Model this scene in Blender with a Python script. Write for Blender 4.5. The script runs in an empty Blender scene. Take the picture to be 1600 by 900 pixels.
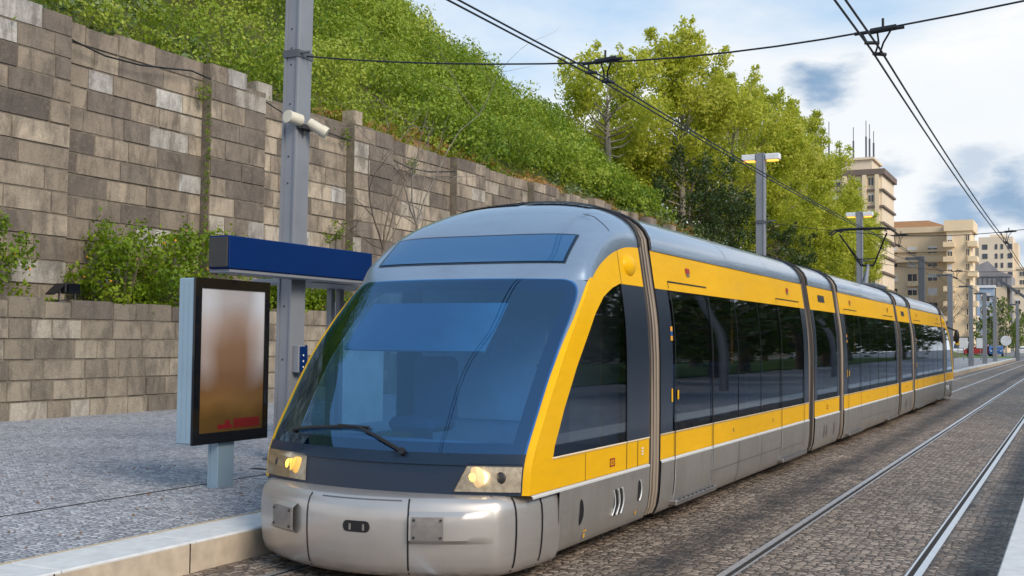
import bpy, math, random
import numpy as np
from mathutils import Vector, Matrix
C = bpy.context.scene.collection
RAD = math.radians
rng = np.random.default_rng(7)
random.seed(7)

# ------------------------------------------------------------------ helpers
class MB:
    """collects verts / faces in world coordinates; build() links them as one mesh object"""
    def __init__(s): s.v=[]; s.f=[]; s.m=[]; s.a=[]; s.cur=0; s.att=0.5
    def add(s, vs, fs):
        n=len(s.v); s.v+= [tuple(map(float,p)) for p in vs]
        for f in fs:
            s.f.append([i+n for i in f]); s.m.append(s.cur); s.a.append(s.att)
    def box(s, x0,x1,y0,y1,z0,z1, rz=0, piv=None, bev=0):
        if bev>0: return s.bbox(x0,x1,y0,y1,z0,z1,bev)
        vs=[(x,y,z) for z in (z0,z1) for y in (y0,y1) for x in (x0,x1)]
        if rz:
            px,py = piv if piv else ((x0+x1)/2,(y0+y1)/2); c,q=math.cos(rz),math.sin(rz)
            vs=[(px+(x-px)*c-(y-py)*q, py+(x-px)*q+(y-py)*c, z) for x,y,z in vs]
        s.add(vs,[(0,2,3,1),(4,5,7,6),(0,1,5,4),(2,6,7,3),(0,4,6,2),(1,3,7,5)])
    def bbox(s,x0,x1,y0,y1,z0,z1,b):
        # box with chamfered edges
        vs=[];idx={}
        X=(x0,x1);Y=(y0,y1);Z=(z0,z1)
        for i in (0,1):
            for j in (0,1):
                for k in (0,1):
                    sx,sy,sz=(1,-1)[i],(1,-1)[j],(1,-1)[k]
                    for a in range(3):
                        p=[X[i]+sx*b,Y[j]+sy*b,Z[k]+sz*b]
                        p[a]=(X[i],Y[j],Z[k])[a]
                        idx[i,j,k,a]=len(vs); vs.append(p)
        fs=[]
        for a in range(3):
            b_,c_=[(1,2),(2,0),(0,1)][a]
            for e in (0,1):
                q=[]
                for (u,w) in ((0,0),(1,0),(1,1),(0,1)):
                    k=[0,0,0]; k[a]=e;k[b_]=u;k[c_]=w; q.append(idx[k[0],k[1],k[2],a])
                fs.append(q if e else q[::-1])
        for a in range(3):   # edges along axis a
            b_,c_=[(1,2),(2,0),(0,1)][a]
            for u in (0,1):
                for w in (0,1):
                    k0=[0,0,0];k0[b_]=u;k0[c_]=w;k1=list(k0);k1[a]=1
                    q=[idx[k0[0],k0[1],k0[2],b_],idx[k1[0],k1[1],k1[2],b_],idx[k1[0],k1[1],k1[2],c_],idx[k0[0],k0[1],k0[2],c_]]
                    fs.append(q if (u==w) else q[::-1])
        for i in (0,1):
            for j in (0,1):
                for k in (0,1): fs.append([idx[i,j,k,0],idx[i,j,k,1],idx[i,j,k,2]])
        s.add(vs,fs)
    def grid(s, rows, close=False):
        nr=len(rows); nc=len(rows[0]); vs=[p for r in rows for p in r]; fs=[]
        for i in range(nr-1):
            for j in range(nc if close else nc-1):
                k=(j+1)%nc
                fs.append((i*nc+j,i*nc+k,(i+1)*nc+k,(i+1)*nc+j))
        s.add(vs,fs)
    def poly(s, pts): s.add(pts,[list(range(len(pts)))])
    def prism(s, pts, off):
        """closed polygon (3d pts) extruded by off"""
        n=len(pts); o=Vector(off); vs=[Vector(p) for p in pts]+[Vector(p)+o for p in pts]
        s.add(vs,[list(range(n))[::-1],list(range(n,2*n))]+[(i,(i+1)%n,n+(i+1)%n,n+i) for i in range(n)])
    def tube(s, pts, r, n=8, cap=True):
        pts=[Vector(p) for p in pts]; rr=r if isinstance(r,(list,tuple)) else [r]*len(pts)
        rows=[]; ref=None
        for i,p in enumerate(pts):
            d=(pts[min(i+1,len(pts)-1)]-pts[max(i-1,0)]).normalized()
            if ref is None:
                ref=Vector((0,0,1)) if abs(d.z)<.9 else Vector((1,0,0))
            u=(ref-d*ref.dot(d)).normalized(); ref=u; w=d.cross(u)
            rows.append([p+(u*math.cos(2*math.pi*k/n)+w*math.sin(2*math.pi*k/n))*rr[i] for k in range(n)])
        b=len(s.v); s.grid(rows,True)
        if cap:
            s.add(rows[0],[list(range(n))[::-1]]); s.add(rows[-1],[list(range(n))])
    def disc(s, c, nrm, r, n=16, t=.01):
        nrm=Vector(nrm).normalized(); s.tube([Vector(c),Vector(c)+nrm*t],r,n)
    def sphere(s,c,r,sc=(1,1,1),n=12,m=8):
        rows=[]
        for i in range(m+1):
            th=math.pi*i/m
            rows.append([(c[0]+r*sc[0]*math.sin(th)*math.cos(2*math.pi*k/n),c[1]+r*sc[1]*math.sin(th)*math.sin(2*math.pi*k/n),c[2]+r*sc[2]*math.cos(th)) for k in range(n)])
        s.grid(rows[::-1],True)
    def split(s,name,mat,parent=None,smooth=False,att=None,angle=None):
        """one object per loose piece"""
        p=list(range(len(s.v)))
        def find(i):
            while p[i]!=i: p[i]=p[p[i]]; i=p[i]
            return i
        for f in s.f:
            a=find(f[0])
            for i in f[1:]: p[find(i)]=a
        gr={}
        for k,f in enumerate(s.f): gr.setdefault(find(f[0]),[]).append(f)
        out=[]
        for fs in gr.values():
            ids=sorted({i for f in fs for i in f}); mp={i:k for k,i in enumerate(ids)}
            g=MB(); g.add([s.v[i] for i in ids],[[mp[i] for i in f] for f in fs]); out.append(g.build(name,mat,parent,smooth,att,angle))
        return out
    def build(s,name,mat,parent=None,smooth=False,att=None,angle=None):
        me=bpy.data.meshes.new(name)
        off=base_of(parent)
        me.from_pydata([(x-off[0],y-off[1],z-off[2]) for x,y,z in s.v],[],s.f)
        mats=mat if isinstance(mat,(list,tuple)) else [mat]
        for m in mats: me.materials.append(m)
        if len(mats)>1: me.polygons.foreach_set('material_index',s.m)
        if att:
            a=me.attributes.new(att,'FLOAT','FACE'); a.data.foreach_set('value',s.a)
        if smooth:
            me.polygons.foreach_set('use_smooth',[True]*len(me.polygons))
            if angle is not None:
                try: me.set_sharp_from_angle(angle=RAD(angle))
                except Exception: pass
        me.update()
        o=bpy.data.objects.new(name,me); C.objects.link(o)
        if parent is not None: o.parent=parent
        return o
def base_of(p):
    while p is not None:
        if p.parent is None: return tuple(p.location) if p.type=='EMPTY' else (0,0,0)
        p=p.parent
    return (0,0,0)
def thing(name,loc,label,cat,group=None):
    o=bpy.data.objects.new(name,None); C.objects.link(o); o.location=loc; o.empty_display_size=.2
    o['label']=label; o['category']=cat
    if group: o['group']=group
    return o
def tag(o,label,cat,group=None):
    o['label']=label; o['category']=cat
    if group: o['group']=group
    return o
def adopt(o,p):
    b=base_of(p)
    me=o.data; me.transform(Matrix.Translation((-b[0],-b[1],-b[2]))); o.parent=p
def kind(o,k,label=None,cat=None):
    o['kind']=k
    if label: o['label']=label
    if cat: o['category']=cat
    return o
def dup(root,loc,label,group=None,scale=None,rz=None):
    r=root.copy(); C.objects.link(r); r.location=loc; r['label']=label
    if scale: r.scale=scale
    if rz is not None: r.rotation_euler=(0,0,rz)
    if group: r['group']=group
    for ch in list(root.children):
        c=ch.copy(); C.objects.link(c); c.parent=r
        for g in list(ch.children):
            d=g.copy(); C.objects.link(d); d.parent=c
    return r

# ------------------------------------------------------------------ materials
def newmat(name):
    m=bpy.data.materials.new(name); m.use_nodes=True
    nt=m.node_tree; b=nt.nodes['Principled BSDF']; return m,nt,b
def N(nt,t,**k):
    n=nt.nodes.new(t)
    for a,v in k.items():
        if a=='i':
            for q,w in v.items(): n.inputs[q].default_value=w
        else: setattr(n,a,v)
    return n
def L(nt,a,b): nt.links.new(a,b)
def rgb(c): return (c[0],c[1],c[2],1)
def mixc(nt,fac,a,b,mode='MIX'):
    n=N(nt,'ShaderNodeMix',data_type='RGBA',blend_type=mode)
    for s,v in ((0,fac),(6,a),(7,b)):
        if hasattr(v,'is_linked') or hasattr(v,'links'): L(nt,v,n.inputs[s])
        else: n.inputs[s].default_value=v if s==0 else rgb(v)
    return n.outputs[2]
def ramp(nt,src,stops):
    n=N(nt,'ShaderNodeValToRGB'); el=n.color_ramp.elements
    while len(el)<len(stops): el.new(.5)
    for e,(p,c) in zip(el,stops): e.position=p; e.color=rgb(c) if hasattr(c,'__len__') else (c,c,c,1)
    L(nt,src,n.inputs[0]); return n.outputs[0]
def noise(nt,scale,detail=4,vec=None,rough=.55,dist=0):
    n=N(nt,'ShaderNodeTexNoise',i={'Scale':scale,'Detail':detail,'Roughness':rough,'Distortion':dist})
    if vec is not None: L(nt,vec,n.inputs['Vector'])
    return n.outputs['Fac']
def pos(nt,scale=None):
    t=N(nt,'ShaderNodeTexCoord').outputs['Object']
    if scale:
        m=N(nt,'ShaderNodeMapping'); m.inputs['Scale'].default_value=scale; L(nt,t,m.inputs['Vector']); return m.outputs[0]
    return t
def bump(nt,h,b,strength=.3,dist=.01):
    n=N(nt,'ShaderNodeBump',i={'Strength':strength,'Distance':dist}); L(nt,h,n.inputs['Height']); L(nt,n.outputs[0],b.inputs['Normal']); return n
def plain(name,col,rough=.5,metal=0,var=.12,vs=3.0,coat=0,spec=.5,bmp=0):
    m,nt,b=newmat(name)
    f=noise(nt,vs,5,pos(nt))
    d=tuple(c*(1-var) for c in col); l=tuple(min(1,c*(1+var)) for c in col)
    L(nt,ramp(nt,f,[(.3,d),(.7,l)]),b.inputs['Base Color'])
    b.inputs['Roughness'].default_value=rough; b.inputs['Metallic'].default_value=metal
    b.inputs['Coat Weight'].default_value=coat; b.inputs['Coat Roughness'].default_value=.06
    b.inputs['Specular IOR Level'].default_value=spec
    rr=noise(nt,vs*4,4,pos(nt)); mr=N(nt,'ShaderNodeMapRange',i={3:max(0,rough-.08),4:rough+.08}); L(nt,rr,mr.inputs[0]); L(nt,mr.outputs[0],b.inputs['Roughness'])
    if bmp: bump(nt,noise(nt,vs*15,5,pos(nt)),b,bmp,.01)
    return m
def emis(name,col,s):
    m,nt,b=newmat(name); b.inputs['Base Color'].default_value=rgb(col); b.inputs['Emission Color'].default_value=rgb(col); b.inputs['Emission Strength'].default_value=s; return m
def leafmat(name,stops,sc=.35,trans=.4):
    m=bpy.data.materials.new(name); m.use_nodes=True; nt=m.node_tree; nt.nodes.clear()
    out=N(nt,'ShaderNodeOutputMaterial')
    at=N(nt,'ShaderNodeAttribute',attribute_name='rnd').outputs['Fac']
    f=noise(nt,sc,3,pos(nt))
    mm=N(nt,'ShaderNodeMath',operation='MULTIPLY_ADD',i={1:.55,2:0}); L(nt,at,mm.inputs[0])
    m2=N(nt,'ShaderNodeMath',operation='MULTIPLY_ADD',i={1:.9}); L(nt,f,m2.inputs[0]); L(nt,mm.outputs[0],m2.inputs[2])
    m3=N(nt,'ShaderNodeMath',operation='SUBTRACT',i={1:.2}); L(nt,m2.outputs[0],m3.inputs[0])
    col=ramp(nt,m3.outputs[0],stops)
    d=N(nt,'ShaderNodeBsdfPrincipled',i={'Roughness':.5,'Specular IOR Level':.35}); L(nt,col,d.inputs['Base Color'])
    t=N(nt,'ShaderNodeBsdfTranslucent'); 
    c2=mixc(nt,.5,col,(.30,.34,.02),'MIX'); L(nt,c2,t.inputs['Color'])
    mx=N(nt,'ShaderNodeMixShader',i={0:trans}); L(nt,d.outputs[0],mx.inputs[1]); L(nt,t.outputs[0],mx.inputs[2]); L(nt,mx.outputs[0],out.inputs[0])
    return m

def smoothpaint(name,col,rough,metal=0,spec=.5,coat=0,grime=0):
    m,nt,b=newmat(name); f=noise(nt,.8,3,pos(nt)); L(nt,ramp(nt,f,[(.3,tuple(c*.96 for c in col)),(.7,tuple(min(1,c*1.03) for c in col))]),b.inputs['Base Color'])
    gr=ramp(nt,noise(nt,6,5,pos(nt,(.5,.5,2)),.6),[(.4,1.),(.8,.90)]); c=mixc(nt,1.,b.inputs['Base Color'].links[0].from_socket,gr,'MULTIPLY'); L(nt,c,b.inputs['Base Color'])
    if grime:      # road dust in vertical runs
        dn=ramp(nt,noise(nt,2.2,6,pos(nt,(2,2.2,.6)),.7),[(.42,0.),(.72,1.)]); fm=N(nt,'ShaderNodeMath',operation='MULTIPLY',i={1:grime}); L(nt,dn,fm.inputs[0]); c=mixc(nt,fm.outputs[0],c,(.13,.10,.075)); L(nt,c,b.inputs['Base Color'])
    b.inputs['Roughness'].default_value=rough; b.inputs['Metallic'].default_value=metal; b.inputs['Specular IOR Level'].default_value=spec; b.inputs['Coat Weight'].default_value=coat; b.inputs['Coat Roughness'].default_value=.05
    return m
M={}
M['steel_pole']=plain('galvanised_pole_paint',(.235,.25,.285),.5,.15,.08,2)
M['pole_dark']=plain('dark_pole_paint',(.10,.11,.13),.5,.2,.1,2)
M['panel_metal']=plain('pale_blue_painted_metal',(.27,.38,.48),.4,.2,.06,2)
M['blue']=plain('deep_blue_sign_paint',(.0008,.021,.115),.55,0,.05,1.5,spec=.12)
M['darkgrey']=plain('dark_grey_plastic',(.03,.03,.033),.5)
M['black']=plain('black_rubber',(.008,.008,.01),.5)
M['blackgloss']=plain('black_gloss',(.006,.007,.01),.08,0,.1)
M['wire']=plain('dark_wire',(.02,.022,.028),.5,.4)
M['yellow']=smoothpaint('yellow_tram_paint',(.80,.435,.003),.40,0,.18,.06)
M['roofgrey']=smoothpaint('blue_grey_tram_paint',(.255,.335,.45),.26,.45,.5,.6)
M['silver']=smoothpaint('silver_tram_paint',(.50,.475,.46),.34,.6,.5,.25,.07)
M['skirt']=smoothpaint('grey_skirt_paint',(.37,.355,.335),.34,.5,.4,.1,.25)
M['lip']=plain('lip_highlight_and_trim',(.75,.78,.8),.3,.3,.04)  # highlight on the skirt ledge put into the pale colour; also plain trim
M['navy']=plain('dark_blue_glossy_mask',(.008,.020,.045),.30,0,.1,1.5,coat=.12,spec=.35)
M['navyband']=smoothpaint('dark_blue_window_pillar',(.022,.032,.055),.25,0,.35,.1)
M['plate']=plain('worn_steel_plate',(.28,.26,.25),.5,.8,.15,14)
M['beige']=plain('cream_camera_housing',(.62,.58,.48),.45)
M['white']=plain('white_painted_metal',(.75,.77,.8),.45)
M['interior']=plain('blue_grey_cab_interior',(.66,.72,.78),.6)
M['interior_light']=plain('pale_cab_panel',(.85,.87,.9),.6)
M['seat']=plain('dark_seat_fabric',(.08,.10,.13),.8)
M['orange']=plain('amber_rail_paint',(.8,.36,.05),.4)
M['soil']=plain('brown_planter_soil',(.09,.06,.035),.95,0,.4,4,bmp=.5)
M['bark']=plain('grey_brown_bark',(.14,.11,.085),.9,0,.3,6,bmp=.5)
M['palebark']=plain('pale_grey_bark',(.24,.215,.185),.85,0,.3,5,bmp=.4)
M['red']=plain('red_paint',(.35,.02,.02),.5)
M['cloth_dark']=plain('dark_clothing',(.02,.022,.03),.85)
M['cloth_blue']=plain('blue_clothing',(.05,.12,.3),.85)
M['skin']=plain('skin',(.45,.28,.2),.6)
M['carwhite']=plain('white_car_paint',(.75,.76,.78),.25,0,.02,1,coat=.6)
M['carblue']=plain('blue_car_paint',(.03,.12,.35),.25,0,.02,1,coat=.6)
M['carred']=plain('red_car_paint',(.4,.02,.02),.25,0,.02,1,coat=.6)
M['cargrey']=plain('grey_car_paint',(.2,.21,.22),.25,.4,.02,1,coat=.6)
M['tyre']=plain('tyre_rubber',(.012,.012,.012),.8)
M['lamp_on']=emis('lit_street_lamp_lens',(1,.44,.06),1.5)
M['head_on']=emis('lit_headlamp_bulb',(1,.86,.55),14)
M['head_dim']=emis('lit_headlamp_reflector',(1,.62,.16),1.6)
M['amber']=emis('lit_amber_indicator',(1,.5,.06),2.5)
M['leaf_hill']=leafmat('hillside_leaves',[(.12,(.022,.075,.010)),(.34,(.10,.20,.016)),(.55,(.26,.37,.03)),(.82,(.54,.60,.10))],.14,.45)
M['leaf_grey']=leafmat('grey_green_leaves',[(.15,(.06,.10,.04)),(.5,(.14,.20,.08)),(.9,(.26,.32,.17))],.4,.3)
M['leaf_tree']=leafmat('yellow_green_tree_leaves',[(.08,(.24,.30,.035)),(.34,(.47,.53,.05)),(.62,(.68,.69,.09)),(.9,(.78,.77,.2))],.25,.62)
M['leaf_dark']=leafmat('dark_evergreen_leaves',[(.15,(.012,.03,.008)),(.55,(.035,.07,.016)),(.9,(.08,.12,.03))],.5,.2)
M['leaf_shrub']=leafmat('planter_shrub_leaves',[(.15,(.04,.09,.005)),(.5,(.13,.23,.010)),(.85,(.30,.38,.02))],1.2,.4)
M['leaf_far']=leafmat('far_tree_leaves',[(.15,(.06,.11,.02)),(.5,(.13,.19,.03)),(.85,(.24,.28,.05))],.3,.35)
M['flower']=plain('orange_blossom',(.75,.28,.02),.7)

def stone_mat(name,cols,dirt=.6,scale=1.0):
    m,nt,b=newmat(name)
    at=N(nt,'ShaderNodeAttribute',attribute_name='tint').outputs['Fac']
    base=ramp(nt,at,cols)
    p=pos(nt)
    sh=N(nt,'ShaderNodeVectorMath',operation='MULTIPLY_ADD'); cx=N(nt,'ShaderNodeCombineXYZ'); L(nt,at,cx.inputs[0]); L(nt,at,cx.inputs[1]); L(nt,at,cx.inputs[2]); L(nt,cx.outputs[0],sh.inputs[0]); sh.inputs[1].default_value=(.6,1.8,1.2); L(nt,p,sh.inputs[2])
    big=noise(nt,.5*scale,5,sh.outputs[0],.65,.6); wide=noise(nt,.13,4,p,.6,.4)
    ba=N(nt,'ShaderNodeMath',operation='MULTIPLY_ADD',i={1:.55}); L(nt,big,ba.inputs[0]); wb=N(nt,'ShaderNodeMath',operation='MULTIPLY',i={1:.45}); L(nt,wide,wb.inputs[0]); L(nt,wb.outputs[0],ba.inputs[2])
    dk=ramp(nt,ba.outputs[0],[(.42,1.0),(.58,0.0)])
    f=N(nt,'ShaderNodeMath',operation='MULTIPLY',i={1:dirt}); L(nt,dk,f.inputs[0])
    c=mixc(nt,f.outputs[0],base,(.105,.09,.082))
    # vertical weather streaks
    st=noise(nt,1.3,6,pos(nt,(2.0,2.0,.75)),.7,.4)
    s2=ramp(nt,st,[(.44,0.),(.62,1.)]); f2=N(nt,'ShaderNodeMath',operation='MULTIPLY',i={1:.62}); L(nt,s2,f2.inputs[0])
    c=mixc(nt,f2.outputs[0],c,(.10,.085,.075))
    # lichen speckle, ochre
    sp=ramp(nt,noise(nt,9,6,p,.7),[(.52,0.),(.75,1.)]); f3=N(nt,'ShaderNodeMath',operation='MULTIPLY',i={1:.45}); L(nt,sp,f3.inputs[0])
    c=mixc(nt,f3.outputs[0],c,(.36,.30,.22))
    gr=noise(nt,28,6,p,.8); c=mixc(nt,.75,c,ramp(nt,gr,[(.3,.5),(.7,1.08)]),'MULTIPLY')
    L(nt,c,b.inputs['Base Color']); b.inputs['Roughness'].default_value=.9; b.inputs['Specular IOR Level'].default_value=.25
    h=N(nt,'ShaderNodeMath',operation='ADD'); L(nt,noise(nt,22,6,p,.7),h.inputs[0]); L(nt,noise(nt,4,4,p,.6),h.inputs[1])
    bump(nt,h.outputs[0],b,.5,.03)
    return m
M['stone_high']=stone_mat('weathered_granite_blocks',[(0,(.14,.118,.105)),(.28,(.27,.225,.19)),(.55,(.46,.38,.295)),(.78,(.60,.51,.395)),(.92,(.68,.66,.63))],.5)
M['stone_low']=stone_mat('pale_granite_blocks',[(0,(.17,.145,.125)),(.4,(.34,.29,.225)),(.7,(.47,.405,.32)),(1,(.58,.53,.46))],.32)
M['mortar']=plain('dark_mortar',(.17,.145,.115),.95,0,.3,5)

def cobble(name,c0,c1,joint,scale=(9,9,9),stain=False,rough=.75,bs=.6,spec=.35):
    m,nt,b=newmat(name); p=pos(nt)
    mp=N(nt,'ShaderNodeMapping'); mp.inputs['Scale'].default_value=scale; L(nt,p,mp.inputs[0])
    wob=N(nt,'ShaderNodeTexNoise',i={'Scale':.9,'Detail':2}); L(nt,p,wob.inputs['Vector'])
    va=N(nt,'ShaderNodeVectorMath',operation='MULTIPLY_ADD'); va.inputs[1].default_value=(.5,.5,0); L(nt,wob.outputs['Color'],va.inputs[0]); L(nt,mp.outputs[0],va.inputs[2])
    v=N(nt,'ShaderNodeTexVoronoi',feature='F1',i={'Scale':1,'Randomness':.62}); L(nt,va.outputs[0],v.inputs['Vector'])
    e=N(nt,'ShaderNodeTexVoronoi',feature='DISTANCE_TO_EDGE',i={'Scale':1,'Randomness':.62}); L(nt,va.outputs[0],e.inputs['Vector'])
    sx=N(nt,'ShaderNodeSeparateColor'); L(nt,v.outputs['Color'],sx.inputs[0])
    c=ramp(nt,sx.outputs[0],[(0.,c0),(1.,c1)])
    big=noise(nt,.5,5,p,.6); c=mixc(nt,.6,c,ramp(nt,big,[(.3,.6),(.7,1.1)]),'MULTIPLY')
    md=noise(nt,14,4,p,.7); c=mixc(nt,.5,c,ramp(nt,md,[(.3,.6),(.75,1.1)]),'MULTIPLY')
    ed=ramp(nt,e.outputs['Distance'],[(.02,0.),(.11,1.)])
    c=mixc(nt,ed,joint,c)
    if stain:
        s=N(nt,'ShaderNodeSeparateXYZ'); L(nt,p,s.inputs[0])
        tot=None
        for xc,w in stain:
            a=N(nt,'ShaderNodeMath',operation='SUBTRACT',i={1:xc}); L(nt,s.outputs[0],a.inputs[0])
            nz=N(nt,'ShaderNodeMath',operation='MULTIPLY_ADD',i={1:.25,2:-.125}); L(nt,noise(nt,2.2,4,pos(nt,(1,.4,1)),.65),nz.inputs[0])
            a2=N(nt,'ShaderNodeMath',operation='ADD'); L(nt,a.outputs[0],a2.inputs[0]); L(nt,nz.outputs[0],a2.inputs[1])
            ab=N(nt,'ShaderNodeMath',operation='ABSOLUTE'); L(nt,a2.outputs[0],ab.inputs[0])
            mr=N(nt,'ShaderNodeMapRange',interpolation_type='SMOOTHSTEP',i={1:w,2:0,3:0,4:1}); L(nt,ab.outputs[0],mr.inputs[0])
            if tot is None: tot=mr.outputs[0]
            else:
                ad=N(nt,'ShaderNodeMath',operation='MAXIMUM'); L(nt,tot,ad.inputs[0]); L(nt,mr.outputs[0],ad.inputs[1]); tot=ad.outputs[0]
        k=N(nt,'ShaderNodeMath',operation='MULTIPLY'); L(nt,tot,k.inputs[0]); L(nt,ramp(nt,noise(nt,1.3,5,p,.7),[(.3,.35),(.6,.85)]),k.inputs[1])
        c=mixc(nt,k.outputs[0],c,(.022,.024,.03))
    L(nt,c,b.inputs['Base Color']); b.inputs['Specular IOR Level'].default_value=spec
    rr=ramp(nt,noise(nt,3,4,p),[(.3,rough-.18),(.7,rough+.12)]); L(nt,rr,b.inputs['Roughness'])
    h=ramp(nt,e.outputs['Distance'],[(.0,0.),(.16,.8),(.5,1.)])
    hh=N(nt,'ShaderNodeMath',operation='MULTIPLY_ADD',i={1:.35}); L(nt,md,hh.inputs[0]); L(nt,h,hh.inputs[2])
    bump(nt,hh.outputs[0],b,bs,.025)
    return m
M['track_setts']=cobble('brown_granite_setts',(.165,.12,.092),(.52,.42,.34),(.045,.036,.03),(12.5,17,9),[(-3.22,.42),(-.80,.30),(-7.0,.4),(-2.61,.13),(-1.19,.13)],0.62,.5)
M['plaza_setts']=cobble('blue_grey_small_setts',(.30,.315,.365),(.68,.69,.74),(.14,.145,.165),(14,18.5,9),False,.7,.75)
M['kerb']=plain('pale_granite_kerb',(.60,.61,.62),.7,0,.10,9,bmp=.15)
M['kerbface']=plain('sunlit_tint_kerb_face',(.50,.42,.33),.8,0,.16,7,bmp=.2)  # granite with the warm sunlight on the face put into its colour
M['ochre']=plain('ochre_kerb_line',(.48,.38,.24),.8)
M['rail']=plain('polished_rail_steel',(.80,.81,.84),.32,.85,.06,5)
M['groove']=plain('rusty_rail_groove',(.022,.016,.013),.8,0,.3,6)
M['asphalt']=plain('far_asphalt',(.16,.165,.18),.8,0,.15,.3)
M['earth']=plain('bare_ochre_earth',(.30,.17,.07),.95,0,.4,.8,bmp=.6)
# ------------------------------------------------------------------ foliage
def leaf_mesh(name,cen,nrm,size,rnd,mat,parent=None,asp=.55):
    cen=np.asarray(cen,float); n=len(cen)
    off=np.array(base_of(parent)); cen=cen-off
    q=rng.normal(size=(n,3)); 
    if nrm is not None: q=q*.62+np.asarray(nrm)*1.05
    q/=np.linalg.norm(q,axis=1)[:,None]
    a=rng.normal(size=(n,3)); a-=q*np.sum(a*q,1)[:,None]; a/=np.linalg.norm(a,axis=1)[:,None]
    b=np.cross(q,a); s=np.asarray(size)[:,None]
    V=np.empty((n,4,3)); V[:,0]=cen-a*s*.5; V[:,1]=cen+b*s*asp*.5+a*s*.06+q*s*.05; V[:,2]=cen+a*s*.5; V[:,3]=cen-b*s*asp*.5+a*s*.06+q*s*.05
    me=bpy.data.meshes.new(name); me.vertices.add(n*4); me.vertices.foreach_set('co',V.reshape(-1))
    me.loops.add(n*4); me.loops.foreach_set('vertex_index',np.arange(n*4,dtype=np.int32))
    me.polygons.add(n); me.polygons.foreach_set('loop_start',np.arange(0,n*4,4,dtype=np.int32)); 
    try: me.polygons.foreach_set('loop_total',np.full(n,4,dtype=np.int32))
    except Exception: pass
    me.materials.append(mat)
    at=me.attributes.new('rnd','FLOAT','FACE'); at.data.foreach_set('value',np.asarray(rnd,np.float32))
    me.update(calc_edges=True); me.validate()
    o=bpy.data.objects.new(name,me); C.objects.link(o)
    if parent is not None: o.parent=parent
    return o
def clump_leaves(cs,rs,dens,size,up=.0,flat=1.0,shell=.62):
    """leaf positions through the outer volume of ellipsoid clumps"""
    P=[];Nn=[];S=[];R=[]
    for c,r in zip(cs,rs):
        k=max(6,int(dens*r*r)); d=rng.normal(size=(k,3)); d/=np.linalg.norm(d,axis=1)[:,None]
        if up>0:
            fl=(d[:,2]<-.15)&(rng.random(k)<up); d[fl,2]*=-1
        rad=r*(shell+(1.12-shell)*rng.random(k)**.8)
        lump=1+.22*np.sin(d[:,0]*5+c[0]*3)*np.sin(d[:,1]*5+c[1]*2+1)+.12*np.sin(d[:,2]*9+c[2])
        p=np.asarray(c)+d*(rad*lump)[:,None]*np.array([1,1,flat])
        P.append(p);Nn.append(d);S.append(size*(.65+.7*rng.random(k)));R.append(.60*rng.random()+.40*rng.random(k))
    return np.concatenate(P),np.concatenate(Nn),np.concatenate(S),np.concatenate(R)

# ------------------------------------------------------------------ ground, tracks, platforms
XC=-5.13           # centre of the tram's track
g=MB(); g.box(-900,900,-60,1600,-.6,-.03); kind(g.build('ground',M['asphalt']),'structure')
g=MB(); g.grid([[(-6.45,y,0),(-.53,y,0)] for y in np.linspace(-30,150,46)]); kind(g.build('track_bed',M['track_setts']),'structure')
g=MB(); g.grid([[(-6.45,y,-.004),(-.53,y,-.004)] for y in (150,300,500)]); kind(g.build('road',M['asphalt']),'structure')
def rail(name,xh,inner,lab):
    # grooved tram rail: polished head, dark groove on the inner side, thin bright lip
    t=thing(name,(xh,30,0),lab,'rail','grooved tram rails set in the paving')
    a=MB(); a.box(xh-.030,xh+.030,-28,300,-.05,.008); a.build('rail_head',M['rail'],t)
    i=inner; x0,x1=sorted((xh+i*.030,xh+i*.078)); a=MB(); a.box(x0,x1,-28,300,-.05,.0035); a.build('rail_groove',M['groove'],t)
    x0,x1=sorted((xh+i*.078,xh+i*.096)); a=MB(); a.box(x0,x1,-28,300,-.05,.007); a.build('rail_lip',M['rail'],t)
    return t
rail('tram_rail',-2.621,1,'polished rail of the empty right track, on its side nearer the tram')
rail('tram_rail',-1.186,-1,'polished rail of the empty right track, nearest the right platform edge')
rail('tram_rail',XC+.7175,-1,'rail under the right side of the yellow tram, reappearing beyond its tail')
rail('tram_rail',XC-.7175,1,'rail under the left side of the yellow tram, along the left kerb')
# left platform / plaza
g=MB(); g.box(-90,-7.03,-30,150,-.3,.25); kind(g.build('platform',M['plaza_setts']),'structure')
def kerb(x0,x1,face,y0,y1,back):
    g=MB(); y=y0
    while y<y1:
        ln=1.32+.1*rng.random(); e=min(y+ln,y1); g.cur=0
        g.bbox(x0,x1,y+.004,e-.004,-.2,.25+.004*rng.random(),.012); y=e
    o=g.build('kerb',M['kerb']); return kind(o,'structure')
kb=kerb(-7.0,-6.45,0,-12,150,0)
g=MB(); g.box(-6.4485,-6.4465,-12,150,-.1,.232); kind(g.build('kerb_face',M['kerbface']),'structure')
g=MB(); 
for y in np.arange(-12,60,1.36): g.box(-6.4475,-6.444,y,y+.012,-.1,.24)
kind(g.build('kerb_joints',M['groove']),'structure')
g=MB(); g.box(-7.032,-7.0,-12,120,.0,.2535); kind(g.build('kerb_line',M['ochre']),'structure')
g=MB(); g.box(-8.86,-8.825,-12,60,.2,.2525); tag(g.build('slot_drain',M['groove']),'thin dark slot drain running across the blue grey platform paving','drain')
g=MB(); g.box(-9.4,-8.5,11.3,11.42,.2,.2542); tag(g.build('drain_cover',M['groove']),'small dark drain cover in the platform behind the poster panel','drain cover')
g=MB(); y=-12
while y<150:
    e=y+1.4; g.bbox(-.53,.25,y+.004,e-.004,-.2,.25,.012); y=e
kind(g.build('platform_edge',M['kerb']),'structure')
g=MB(); g.box(.25,9,-30,150,-.3,.246); kind(g.build('platform_right',M['plaza_setts']),'structure')
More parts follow.
